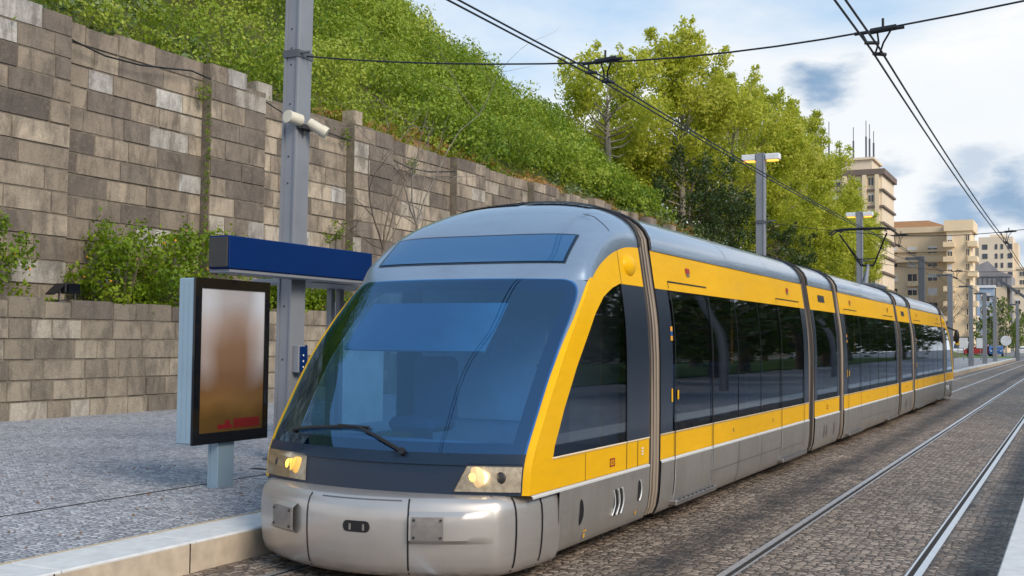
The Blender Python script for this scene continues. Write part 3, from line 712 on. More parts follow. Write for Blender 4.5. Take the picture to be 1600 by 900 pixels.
def span(y,zl,zm,zr,xl,lab,lab2):
    g=MB(); 
    P=[(xl,y,zl),(XC,y,zm),(-1.9,y,zm+.02),(3.2,y,zl+.1)]
    pts=[]
    for a,b in zip(P[:-1],P[1:]):
        for k in range(6): u=k/6; pts.append(tuple(a[i]+(b[i]-a[i])*u-(.06*4*u*(1-u) if i==2 else 0) for i in range(3)))
    pts.append(P[-1]); g.tube(pts,.011,6); tag(g.build('span_wire',M['wire'],smooth=True),lab,'wire','cross span wires')
    for x,l2 in ((XC,lab2[0]),(-1.9,lab2[1])):
        t=thing('wire_hanger',(x,y,zm),l2,'wire hanger','hangers that hold the contact wires')
        g=MB(); g.tube([(x-.22,y,zm+.0),(x+.30,y,zm+.02)],.02,8); g.tube([(x-.05,y,zm+.01),(x+.22,y,zm+.03)],.034,8); g.tube([(x+.08,y,zm+.03),(x+.08,y,zm+.14)],.014,6); g.build('insulator_bar',M['wire'],t,smooth=True)
        g=MB()
        for a,b in ((.02,.0),(.16,.05)):
            g.tube([(x+a,y,zm),(x+b+.02,y+.10,zm-.10),(x-.045+b,y+.28,5.13)],.011,5); g.tube([(x-.14,y,zm),(x-.045,y-.22,5.12)],.011,5)
        g.tube([(x-.06,y+.24,5.125),(x+.06,y+.34,5.125)],.022,6); g.tube([(x-.07,y-.26,5.125),(x+.06,y-.2,5.125)],.02,6)
        g.build('drop_arm',M['wire'],t,smooth=True)
span(12.5,5.85,5.30,5.95,-9.6,'near span wire from the tall pole across both tracks',('hanger on the near span wire above the tram nose','hanger on the near span wire over the right track'))
span(38.3,6.06,5.45,6.2,-9.5,'second span wire crossing from the nearer lamp post',('hanger on the second span wire above the tram roof','hanger on the second span wire over the right track'))
span(58.2,6.06,5.45,6.2,-9.5,'third span wire crossing from the farther lamp post',('hanger on the third span wire behind the pantograph','hanger on the third span wire over the right track'))
g=MB(); 
for P in ([(-8.35,65.5,6.62),(-6,79.6,5.6)],): pass
for (xa,ya,za),(xb,yb,zb),lab in [((-8.3,65.5,6.62),(-8.1,79.6,6.45),'thin feeder wire between the first two single arm poles'),((-8.1,79.6,6.45),(-7.9,93.5,6.35),'thin feeder wire between the second and third single arm poles'),((-9.6,58.2,7.6),(-8.3,65.5,6.62),'thin feeder wire from the farther lamp post to the first single arm pole')]:
    g=MB(); g.tube([(xa+(xb-xa)*u,ya+(yb-ya)*u,za+(zb-za)*u-.25*4*u*(1-u)) for u in np.linspace(0,1,9)],.014,5); tag(g.build('feeder_wire',M['wire'],smooth=True),lab,'wire','feeder wires')
# far poles that carry the right ends of the span wires stand on the right platform
for y,lab in ((12.5,'steel pole on the right platform that holds the near span wire'),(38.3,'steel pole on the right platform that holds the second span wire'),(58.2,'steel pole on the right platform that holds the third span wire')):
    t=thing('catenary_pole',(3.3,y,.25),lab,'pole','poles of the right platform'); g=MB(); pole_mesh(g,3.18,3.42,y-.16,y+.16,.2,8.6); g.build('post',M['steel_pole'],t)
# ------------------------------------------------------------------ tram geometry
def catmull(nodes,t):
    n=len(nodes); t=min(max(t,0),n-1-1e-9); i=int(t); u=t-i
    P=[np.array(nodes[min(max(k,0),n-1)],float) for k in (i-1,i,i+1,i+2)]
    if i==0: P[0]=2*P[1]-P[2]
    if i+2>n-1: P[3]=2*P[2]-P[1]
    return .5*((2*P[1])+(-P[0]+P[2])*u+(2*P[0]-5*P[1]+4*P[2]-P[3])*u*u+(-P[0]+3*P[1]-3*P[2]+P[3])*u**3)
def xs(z): return float(np.interp(z,[.10,.16,.24,.40,.67,1.2,1.75,2.1,2.3,2.47,2.60,2.72,2.80,2.87],[1.16,1.225,1.262,1.285,1.295,1.30,1.298,1.28,1.255,1.228,1.208,1.19,1.178,1.166]))
EN=[(7.97,.70),(8.02,.97),(8.26,1.33),(8.60,1.77),(8.92,2.10),(9.25,2.40),(9.41,2.505),(9.55,2.59),(9.71,2.665),(9.90,2.737),(10.12,2.797),(10.38,2.845),(10.74,2.87)]
CN=[(7.60,.70),(7.66,.97),(7.88,1.33),(8.21,1.77),(8.56,2.10),(8.90,2.40),(9.08,2.53),(9.27,2.66),(9.44,2.80),(9.64,2.955),(9.92,3.13),(10.3,3.29),(10.74,3.37)]
def shell(s,t,off=0.):
    e=catmull(EN,t); c=catmull(CN,t); a=min(max((t-4.2)/3.2,0),1); a=a*a*(3-2*a); pw=float(np.interp(t,[0,5,6.8,8.8,10.5,12],[3.2,3.6,4.8,4.6,3.0,2.3]))
    q=min(abs(s),1.); g=(1-a)*(1-q*q)+a*(max(0,1-q**pw))**(1/pw)
    y=e[0]+(c[0]-e[0])*g; z=e[1]+(c[1]-e[1])*g; x=s*xs(e[1])
    if off:
        p=np.array((x,y,z)); d=1e-3
        u=np.array(shell(min(s+d,1),t))-np.array(shell(max(s-d,-1),t)); v=np.array(shell(s,min(t+d,12)))-np.array(shell(s,max(t-d,0)))
        n=np.cross(u,v); n/=np.linalg.norm(n)+1e-12
        if n[1]>0 and abs(n[1])>abs(n[2]): n=-n
        if n[2]<0 and abs(n[2])>=abs(n[1]): n=-n
        return tuple(p+n*off)
    return (x,y,z)
def Ey(z):
    zz=getattr(Ey,'z',None)
    if zz is None:
        T=np.linspace(0,12,200); Ey.z=zz=[catmull(EN,t)[1] for t in T]; Ey.y=[catmull(EN,t)[0] for t in T]
    return float(np.interp(z,zz,Ey.y))
def tz(z,nodes=EN):
    T=np.linspace(0,12,400); return float(np.interp(z,[catmull(nodes,t)[1] for t in T],T))
WN=([.955,1.05,1.35,1.72,2.15,2.33,2.42,2.47],[8.40,8.43,8.62,8.90,9.33,9.60,9.85,10.06])
def Wy(z): return float(np.interp(z,*WN))
def plan(u):
    """bumper plan, u in [-1,1] from left side rear to right side rear -> x,y"""
    xm=1.12; a=abs(u); sg=1 if u>0 else -1
    ya=7.27+.56*(xm/1.29)**2; sl=2*.56*xm/1.29**2
    if a<.70: x=xm*a/.70; return sg*x,7.27+.56*(x/1.29)**2
    k=(a-.70)/.30
    # quadratic bezier into the straight side
    p0=np.array((xm,ya)); p2=np.array((1.295,8.56)); p1=np.array((1.275,ya+sl*.155))
    p=(1-k)**2*p0+2*k*(1-k)*p1+k*k*p2; return sg*p[0],p[1]
BP=[(.105,.085),(.07,.105),(.042,.135),(.022,.19),(.008,.28),(0,.40),(.0,.52),(.008,.60),(.028,.655),(.055,.685),(.09,.698),(.30,.706),(.60,.712)]
def bumper(u,z,off=0.,zrow=None):
    d=float(np.interp(z,[b[1] for b in BP[:10]],[b[0] for b in BP[:10]])) if zrow is None else zrow
    x,y=plan(u); e=1e-3; x0,y0=plan(max(u-e,-1)); x1,y1=plan(min(u+e,1)); tx,ty=x1-x0,y1-y0; l=math.hypot(tx,ty); nx,ny=ty/l,-tx/l
    k=off-d; 
    return (x+nx*k,y+ny*k,z)
S_MIR=50.15
TR=thing('tram',(XC,25.,0),'long yellow and grey articulated tram with a raked dark windscreen, standing on the left track','tram')
M['blind']=plain('grey_roller_blind',(.62,.58,.55),.8,0,.12,3); M['sill']=plain('pale_sill',(.75,.6,.4),.5)
M['bowl']=emis('warm_lit_reflector',(.9,.62,.30),.4); M['bowl_amber']=emis('amber_lit_reflector',(.95,.5,.08),.6)
M['seat_blue']=plain('blue_seat_moquette',(.06,.13,.28),.8); M['floor_in']=plain('grey_floor_covering',(.16,.16,.17),.7)
def wshield_mat():
    m=bpy.data.materials.new('sky_tinted_windscreen_glass'); m.use_nodes=True; nt=m.node_tree; nt.nodes.clear(); out=N(nt,'ShaderNodeOutputMaterial')
    tr=N(nt,'ShaderNodeBsdfTransparent'); tr.inputs[0].default_value=(.25,.60,1.,1)  # blue sky reflection put into the tint and gloss colours
    gl=N(nt,'ShaderNodeBsdfGlossy',i={'Roughness':.015}); gl.inputs[0].default_value=(.40,.68,1.,1)
    fr=N(nt,'ShaderNodeFresnel',i={'IOR':1.6}); mr=N(nt,'ShaderNodeMapRange',i={1:.05,2:1,3:.18,4:1.}); L(nt,fr.outputs[0],mr.inputs[0])
    mx=N(nt,'ShaderNodeMixShader'); L(nt,mr.outputs[0],mx.inputs[0]); L(nt,tr.outputs[0],mx.inputs[1]); L(nt,gl.outputs[0],mx.inputs[2]); L(nt,mx.outputs[0],out.inputs[0]); return m
def side_glass_mat():
    m=bpy.data.materials.new('dark_side_glass'); m.use_nodes=True; nt=m.node_tree; nt.nodes.clear(); out=N(nt,'ShaderNodeOutputMaterial')
    tr=N(nt,'ShaderNodeBsdfTransparent'); tr.inputs[0].default_value=(.30,.33,.36,1); gl=N(nt,'ShaderNodeBsdfGlossy',i={'Roughness':.02}); gl.inputs[0].default_value=(.86,.92,1,1)
    bp=N(nt,'ShaderNodeBump',i={'Strength':.02,'Distance':.05}); L(nt,noise(nt,1.1,2,pos(nt,(1,.5,1))),bp.inputs['Height']); L(nt,bp.outputs[0],gl.inputs['Normal'])
    fr=N(nt,'ShaderNodeFresnel',i={'IOR':1.6}); mx=N(nt,'ShaderNodeMixShader'); L(nt,fr.outputs[0],mx.inputs[0]); L(nt,tr.outputs[0],mx.inputs[1]); L(nt,gl.outputs[0],mx.inputs[2]); L(nt,mx.outputs[0],out.inputs[0]); return m
M['wglass']=wshield_mat(); M['sglass']=side_glass_mat()
def dest_mat():
    m,nt,b=newmat('blue_destination_glass'); b.inputs['Base Color'].default_value=(.012,.09,.24,1); b.inputs['Roughness'].default_value=.08; b.inputs['Specular IOR Level'].default_value=.8; b.inputs['Coat Weight'].default_value=.6; return m
M['dest']=dest_mat()
def lens_mat():
    m=bpy.data.materials.new('clear_lamp_lens'); m.use_nodes=True; nt=m.node_tree; nt.nodes.clear(); out=N(nt,'ShaderNodeOutputMaterial')
    tr=N(nt,'ShaderNodeBsdfTransparent'); tr.inputs[0].default_value=(.93,.93,.95,1); gl=N(nt,'ShaderNodeBsdfGlossy',i={'Roughness':.12}); gl.inputs[0].default_value=(.6,.55,.45,1); fr=N(nt,'ShaderNodeFresnel',i={'IOR':1.18})
    mx=N(nt,'ShaderNodeMixShader'); L(nt,fr.outputs[0],mx.inputs[0]); L(nt,tr.outputs[0],mx.inputs[1]); L(nt,gl.outputs[0],mx.inputs[2]); L(nt,mx.outputs[0],out.inputs[0]); return m
M['lens']=lens_mat()
M['reflector']=plain('lamp_reflector',(.50,.42,.30),.42,.45,.3,22)
QQ=[0,.01,.03,.06,.1,.14,.25,.4,.6,.75,.86,.9,.94,.97,.99,1]
SV=[math.sin(math.pi/2*k) for k in np.linspace(-1,1,41)]

def cab(mir):
    ty=(lambda y:S_MIR-y) if mir else (lambda y:y)
    W=lambda p:(XC+(-p[0] if mir else p[0]),ty(p[1]),p[2])
    def surf(ts,ext,off,nk=29):
        rows=[]
        for t in ts:
            a,b=ext(t); rows.append([W(shell(a+(b-a)*k,t,off)) for k in [(1-math.cos(math.pi*j/(nk-1)))/2 for j in range(nk)]])
        return rows
    tb,tt=tz(1.01),5.45
    def ro(t,r=.946,top=tt,ch=.95,cw=.13):
        k=(t-(top-ch))/ch
        return r-(cw*(1-math.sqrt(max(0,1-k*k))) if k>0 else 0)
    tsW=list(np.linspace(tb,tt-.95,14))+[tt-.95+.95*math.sin(math.pi/2*k) for k in np.linspace(.08,1,10)]
    # grey nose shell with the opening of the windscreen left free
    g=MB(); top=[tt+ (12-tt)*k for k in np.linspace(0,1,26)]
    g.grid([[W(shell(s,t)) for s in SV] for t in top])
    for sg in (-1,1):
        g.grid([[W(shell(sg*(ro(t)+(1-ro(t))*k),t)) for k in np.linspace(0,1,6)] for t in tsW])
    # step between the last opening row and the closed top rows
    nose=g.build('nose_shell',M['roofgrey'],TR,smooth=True,angle=40)
    # yellow corner frame wrapping onto the front
    for sg in (-1,1):
        g=MB()
        g.grid([[W(shell(sg*((.957+.0415*min(max((t-2.6)/3.1,0),1))+(.043-.0415*min(max((t-2.6)/3.1,0),1))*k),t,.004)) for k in (0,.4,.8,1)] for t in np.linspace(0,5.8,44)])
        rows=[]
        for z in list(np.linspace(.70,.955,5)): rows.append([(sg*xs(z),y,z) for y in np.linspace(Ey(z),10.72,14)])
        g.grid([[W(p) for p in r] for r in rows])
        rows=[[(sg*xs(z),y,z) for y in np.linspace(Ey(z),Wy(z),8)] for z in [.955,.957,.97,1.0]+list(np.linspace(1.05,2.47,30))]
        g.grid([[W(p) for p in r] for r in rows])
        rows=[[(sg*xs(z),y,z) for y in np.linspace(e_,10.72,14)] for e_,z in [(Ey(2.47),2.47)]+[tuple(catmull(EN,t_)) for t_ in np.linspace(tz(2.47)+.1,11.9,34)]]
        g.grid([[W(p) for p in r] for r in rows])
        g.build('side_frame',M['yellow'],TR,smooth=True,angle=35)
    # round yellow bulge by the articulation
    for sg in (-1,1):
        g=MB(); c=(sg*1.19,10.38,2.66)
        rows=[]
        for i in range(7):
            th=math.pi/2*i/6; rows.append([W((c[0]+sg*.085*math.cos(th)-sg*.02,c[1]+.17*math.sin(th)*math.cos(2*math.pi*k/18),c[2]+.12*math.sin(th)*math.sin(2*math.pi*k/18))) for k in range(18)])
        g.grid(rows,True); g.build('camera_bulge',M['yellow'],TR,smooth=True)
    # windscreen, frit, lower mask
    g=MB(); g.grid(surf(tsW,lambda t:(-ro(t)-.012,ro(t)+.012),.012)); ws=g.build('windscreen',M['wglass'],TR,smooth=True)
    g=MB(); inn=lambda t: ro(t)-.075
    tin=[t for t in tsW if t>=tb+.25 and t<=tt-.42]
    for sg in (-1,1):
        g.grid([[W(shell(sg*(inn(t)+(ro(t)-inn(t))*k),t,.004)) for k in (0,.5,1)] for t in tsW])
    g.grid(surf(list(np.linspace(tb,tb+.25,3)),lambda t:(-inn(t),inn(t)),.004)); g.grid(surf(list(np.linspace(tt-.62,tt,8)),lambda t:(-inn(t),inn(t)),.004))
    g.build('frit_border',M['navy'],ws,smooth=True)
    g=MB(); g.grid(surf(list(np.linspace(0,tb-.28,6)),lambda t:(-.958,.958),.006)); g.grid(surf([tb-.28,tb-.26,tb-.1,tb],lambda t:(-.958,.958),.022))
    a=surf([tb-.28],lambda t:(-.958,.958),.006)[0]; b=surf([tb-.28],lambda t:(-.958,.958),.022)[0]; g.grid([a,b])
    a=surf([tb],lambda t:(-.958,.958),.022)[0]; b=surf([tb],lambda t:(-.958,.958),.004)[0]; g.grid([a,b])
    g.build('lower_mask',M['navy'],TR,smooth=True,angle=40)
    # destination display above the windscreen
    t0,t1=6.86,8.75
    def de(t,e=0):
        return .81
    g=MB(); g.grid(surf([t0-.10+(t1-t0+.2)*k for k in QQ],lambda t:(-de(t)-.022,de(t)+.022),.006)); ds=g.build('destination_frame',M['navy'],TR,smooth=True)
    g=MB(); g.grid(surf([t0+(t1-t0)*k for k in QQ],lambda t:(-de(t),de(t)),.011)); g.build('destination_display',M['dest'],ds,smooth=True)
    # panel seam over the nose and black roof grilles
    g=MB(); g.grid([[W(shell(s,10.47-.6*max(0,(s-.79)/.21)+.035*k,.003)) for k in (0,1.)] for s in np.linspace(.70,.965,12)]); g.grid([[W(shell(-s,10.47-.6*max(0,(s-.79)/.21)+.035*k,.003)) for k in (0,1.)] for s in np.linspace(.70,.965,12)]); g.split('seam',M['black'],nose)
    g=MB()
    for a,b in ((-.62,-.08),(.06,.60)):
        for k in range(3): g.grid(surf([11.36+.2*k,11.36+.2*k+.12],lambda t:(a,b),.022,9)); 
    g.build('roof_grille',M['darkgrey'],nose)
    g=MB()
    for a,b in ((-.66,-.04),(.02,.64)): g.grid(surf(list(np.linspace(11.25,11.97,6)),lambda t:(a,b),.012,9))
    g.split('roof_hatch',M['roofgrey'],nose)
    # side windows and dark pillar
    for sg in (-1,1):
        g=MB(); g.grid([[W((sg*(xs(z)-.006),y,z)) for y in np.linspace(Wy(z),10.08,10)] for z in np.linspace(.957,2.468,26)]); g.build('cab_window',M['sglass'],TR,smooth=True)
        g=MB(); g.grid([[W((sg*(xs(z)-.003),y,z)) for y in (10.09,10.4,10.72)] for z in np.linspace(.957,2.468,20)]); g.build('window_pillar',M['navyband'],TR,smooth=True)
        # grey side skirt, lip, vents
        g=MB(); g.grid([[W((sg*(xs(z)+.012),y,z)) for y in (8.52,9.2,10,10.72)] for z in [.15,.16,.2,.26,.34,.45,.55,.66,.682]]); g.grid([[W((sg*(xs(.68)+.012-d),y,.682+e)) for y in (8.52,9.6,10.72)] for d,e in ((0,0),(.03,.014))])
        sk=g.build('skirt',M['skirt'],TR,smooth=True,angle=40)
        g=MB(); g.grid([[W((sg*(xs(.68)+.014-d),y,.668+e)) for y in (8.0,8.5,10.72)] for d,e in ((0,0),(.0,.016),(.02,.028))][0:3]); g.build('lip',M['lip'],sk)
        g=MB()
        for (yc,hh,ww,zc) in ((8.98,.115,.045,.44),(9.80,.13,.05,.42),(9.92,.13,.045,.42),(10.42,.105,.045,.46)):
            rows=[]
            for k in np.linspace(-1,1,13):
                b=ww*math.sqrt(max(0,1-k*k)); rows.append([W((sg*(xs(zc+k*hh)+.0155),yc+.02*(1-k*k)+j*b,zc+k*hh)) for j in (-1,1)])
            g.grid(rows)
        g.split('vent',M['black'],sk)
        g=MB()
        for (yc,hh,ww,zc) in ((9.745,.115,.012,.42),(9.86,.12,.012,.42),(9.965,.12,.010,.42),(10.45,.1,.012,.46)):
            g.tube([W((sg*(xs(zc+k*hh)+.016),yc+.045*(1-k*k),zc+k*hh)) for k in np.linspace(-1,1,9)],.007,5)
        g.split('vent_rim',M['lip'],sk)
        g=MB()
        for yc,zc in ((9.08,.235),(10.36,.265)):
            for a,b,c_,d in ((0,.07,.02,.035),(.0,.03,-.03,.005)): g.grid([[W((sg*(xs(.24)+.016),yc+a+k*(b-a),zc+c_)) for k in (0,1)],[W((sg*(xs(.26)+.018),yc+a+k*(b-a),zc+d)) for k in (0,1)]])
        g.split('jacking_mark',M['yellow'],sk)
        # operator emblem: dark red outlined rounded square with two bars, pale fleet number ticks
        g=MB()
        def rr_(yc,zc,w,hh,lw):
            for a,b,c_,d in ((-w,w,hh-lw,hh),(-w,w,-hh,-hh+lw),(-w,-w+lw,-hh,hh),(w-lw,w,-hh,hh),(-w*.3,-w*.3+lw*.8,-hh*.4,hh*.4),(w*.15,w*.15+lw*.8,-hh*.4,hh*.4)):
                g.grid([[W((sg*(xs(zc)+.004),yc+y_,zc+z_)) for y_ in (a,b)] for z_ in (c_,d)])
        rr_(9.72,.80,.060,.038,.014); g.build('emblem',M['red'],TR)
        g=MB()
        for k in range(3): g.grid([[W((sg*(xs(.84)+.004),10.50+y_,.80+.028*k+z_)) for y_ in (0,.045)] for z_ in (0,.018)])
        g.build('number_mark',M['white'],TR)
        g=MB()
        for y_,z0,z1,x_ in ((10.085,.70,2.47,.003),(10.385,.70,.955,.003)):
            g.grid([[W((sg*(xs(z)+x_),y_+k*.012,z)) for k in (0,1)] for z in np.linspace(z0,z1,10)])
        g.grid([[W((sg*(xs(z)+.003),9.08+k*.006,z)) for k in (0,1)] for z in np.linspace(.70,.94,4)]); g.grid([[W((sg*(xs(z)+.003),10.10+k*.008,z)) for k in (0,1)] for z in np.linspace(2.47,2.86,6)])
        g.split('seam',M['black'],TR)
        # white sill under the cab window
        g=MB(); g.tube([W((sg*(xs(.955)+.002),y,.955)) for y in (8.39,9.2,10.07)],.009,5); g.tube([W((sg*(xs(.955)+.002),y,.955)) for y in (10.1,10.72)],.008,5); g.split('window_sill',M['sill'],TR)
    # bumper
    g=MB(); us=list(np.linspace(-1,-.70,16))+list(np.linspace(-.68,.68,29))+list(np.linspace(.70,1,16))
    g.grid([[W(bumper(u,z,0,d)) for u in us] for d,z in BP]); bm=g.build('bumper',M['silver'],TR,smooth=True,angle=50)
    g=MB()
    for u in BU['seams']:
        g.grid([[W(bumper(u+k,z,.003)) for k in (-.004,.004)] for z in np.linspace(.11,.69,16)])
    for sg in (-1,1):
        g.grid([[W(bumper(sg*(.93)+k,z,.003)) for k in (-.003,.003)] for z in np.linspace(.11,.69,14)])
    g.split('seam',M['black'],bm)
    def patch(u0,u1,z0,z1,off,n=8,m=6): return [[W(bumper(u0+(u1-u0)*i/n,z0+(z1-z0)*j/m,off)) for i in range(n+1)] for j in range(m+1)]
    for (u0,u1,z0,z1) in BU['plates']:
        # sculpted pad behind the buffer plate
        sg=1 if u0>0 else -1
        g=MB(); uo=(u1+.20*sg) if sg>0 else (u0-.10)
        ua,ub=(u0-.012,uo) if sg>0 else (uo,u1+.012)
        rows=[]
        for j in range(9):
            z=z0-.035+(z1-z0+.07)*j/8
            rr_w=[]
            for i in range(17):
                k=i/16; u=ua+(ub-ua)*k; far=(k if sg>0 else 1-k)
                env=max(0,1-far**2.2)*(1 if 0<j<8 else 0); rr_w.append(W(bumper(u,z,.002+.042*env)))
            rows.append(rr_w)
        g.grid(rows); g.build('buffer_pad',M['silver'],bm,smooth=True,angle=35)
        g=MB(); a=patch(u0,u1,z0,z1,.052); b=patch(u0,u1,z0,z1,.036); g.grid(a); g.grid([a[0],b[0]]); g.grid([a[-1],b[-1]]); g.grid([[r[0] for r in a],[r[0] for r in b]]); g.grid([[r[-1] for r in a],[r[-1] for r in b]])
        pl=g.build('buffer_plate',M['plate'],bm)
        g=MB()
        for u in (u0+.011,u1-.011):
            for z in (z0+.022,z1-.022):
                p=Vector(W(bumper(u,z,.050))); q=Vector(W(bumper(u,z,.060))); g.tube([p,q],.011,8)
        g.split('bolt',M['darkgrey'],pl)
    u0,u1,z0,z1=BU['slot']
    g=MB(); rows=[]
    for j in range(13):
        k=-1+2*j/12; hw=1-.22*(1-math.sqrt(max(0,1-k*k)))*1.3; rows.append([W(bumper((u0+u1)/2+(u1-u0)/2*hw*i,(z0+z1)/2+(z1-z0)/2*k,.004)) for i in np.linspace(-1,1,9)])
    g.grid(rows); sl_=g.build('coupler_slot',M['black'],bm)
    g=MB(); 
    for i in (-.45,.55): 
        c=W(bumper((u0+u1)/2+(u1-u0)/2*i,(z0+z1)/2,.006)); g.tube([Vector(c)+Vector((0,0,-.028)),Vector(c)+Vector((0,0,.02))],.010,6)
    g.split('hook',M['plate'],sl_)
    rows=[[W(bumper(u,z,.0035)) for u in np.linspace(BU['groove'][0],BU['groove'][1],12)] for z in (.672,.680)]
    g=MB(); g.grid(rows); g.build('step_groove',M['pole_dark'],bm)
    # headlights
    for sg in (-1,1):
        th0,th1=tz(.725),tz(.935)
        a0,a1,b0=BU['lamp'][sg]
        ex=lambda t:(sg*(a0+(a1-a0)*(t-th0)/(th1-th0)),sg*b0)
        hs=(lambda off: surf(list(np.linspace(th0,th1,7)),ex,off,13))
        g=MB(); g.grid(hs(.010)); hl=g.build('headlight',M['reflector'],TR,smooth=True)
        g=MB(); g.grid(hs(.030)); a=hs(.03);b=hs(.006)
        for q in (0,-1): g.grid([a[q],b[q]])
        for q in (0,-1): g.grid([[r[q] for r in a],[r[q] for r in b]])
        g.build('lens',M['lens'],hl,smooth=True)
        tm=(th0*.45+th1*.55)
        c=Vector(W(shell(sg*(a0+(b0-a0)*(.33 if sg>0 else .22)),tm,.008))); g=MB(); g.sphere(c,.085 if sg>0 else .075,(1,.2,1.),16,8); g.build('reflector_bowl',M['bowl'] if sg>0 else M['bowl_amber'],hl,smooth=True)
        for (k,r,mt,nm) in ((.40,.052,'head_on','bulb'),(.27,.034,'head_dim','bulb'),(.70,.046,'darkgrey','lamp_socket'),(.72,.022,'reflector','bulb')):
            c=Vector(W(shell(sg*(a0+(b0-a0)*k),tm if r<.05 else tm,.014))); g=MB(); g.sphere(c,r,(1,.3,1.0),14,8); 
            mt2=mt if not (sg<0 and nm=='bulb' and mt!='reflector') else {'head_on':'amber','head_dim':'head_dim'}[mt]
            g.build(nm,M[mt2],hl,smooth=True)
    # wiper
    def wp(s,z,o=.05): return W(shell(s,tz(z),o))
    g=MB(); pv=(-.30,1.0); g.tube([wp(.24,1.0,.03),wp(.24,1.0,.07)],.03,8)
    g.tube([wp(.24,1.0),wp(.06,1.09),wp(-.12,1.165),wp(-.3,1.175,.04)],[.017,.015,.012,.01],6); g.tube([wp(-.74,1.105,.032),wp(-.55,1.14,.032),wp(-.3,1.165,.032),wp(-.05,1.172,.032)],.014,6)
    g.build('wiper',M['black'],ws)
    # cab interior
    bx=lambda a,b,c,d,e,f_,nm,mt: (lambda g:(g.box(XC+a,XC+b,min(ty(c),ty(d)),max(ty(c),ty(d)),e,f_),g.build(nm,M[mt],TR))[1])(MB())
    bx(-1.2,1.2,8.1,10.6,.60,.68,'cab_floor','darkgrey'); 
    bx(-1.12,1.12,10.30,10.36,.68,2.74,'cab_bulkhead','interior')
    bx(-.75,.35,10.27,10.302,1.1,2.2,'bulkhead_door','interior_light'); bx(.62,.95,10.27,10.302,.9,2.4,'bulkhead_panel','interior_light')
    g=MB(); g.grid([[W(p) for p in r] for r in [[(x,8.05+.35*(x/1.2)**2*0+.02,.98) for x in np.linspace(-1.1,1.1,9)],[(x,8.65,1.03) for x in np.linspace(-1.15,1.15,9)],[(x,8.75,.70) for x in np.linspace(-1.15,1.15,9)]]]); g.build('dashboard',M['interior'],TR,smooth=True)
    g=MB(); g.grid([[W(shell(s,t,-.06)) for s in np.linspace(-.70,.50,9)] for t in np.linspace(3.25,4.6,6)]); g.grid([[W(shell(s,t,-.075)) for s in np.linspace(-.70,.50,9)] for t in np.linspace(3.25,4.6,6)]); g.build('sun_blind',M['blind'],TR,smooth=True)
    st=None
    g=MB()
    cy=9.55
    g.bbox(XC-.62-.26 if not mir else XC+.36,XC-.62+.26 if not mir else XC+.88,min(ty(cy-.3),ty(cy+.2)),max(ty(cy-.3),ty(cy+.2)),1.02,1.16,.05)
    g.bbox(XC-.62-.25 if not mir else XC+.37,XC-.62+.25 if not mir else XC+.87,min(ty(cy+.14),ty(cy+.26)),max(ty(cy+.14),ty(cy+.26)),1.1,1.75,.05)
    g.bbox(XC-.62-.14 if not mir else XC+.48,XC-.62+.14 if not mir else XC+.76,min(ty(cy+.15),ty(cy+.25)),max(ty(cy+.15),ty(cy+.25)),1.78,1.98,.04)
    g.box(XC-.68 if not mir else XC+.56,XC-.56 if not mir else XC+.68,min(ty(cy-.1),ty(cy+.05)),max(ty(cy-.1),ty(cy+.05)),.68,1.03); g.build('driver_seat',M['seat'],TR)
    g=MB(); g.tube([W((.72,9.6,1.15)),W((.72,9.6,1.62)),W((.66,9.6,1.68)),W((.58,9.6,1.68))],.02,8); g.build('handrail',M['orange'],TR,smooth=True)
    # underside
    bx(-1.10,1.10,8.4,10.7,.16,.60,'underframe','black')
    if mir:
        for sg in (-1,1):
            g=MB(); g.sphere(W((sg*1.50,8.95,2.18)),.16,(.55,.6,1.5),12,8); g.tube([W((sg*1.22,9.05,2.5)),W((sg*1.48,8.95,2.38))],.03,6); g.build('side_mirror',M['black'],TR,smooth=True)
BU=dict(seams=(-.22,.345,.82),plates=[(-.47,-.31,.385,.555),(.365,.50,.39,.565)],slot=(.015,.16,.425,.512),groove=(-.14,.31),lamp={1:(.58,.65,.95),-1:(.505,.52,.95)})
cab(False); cab(True)

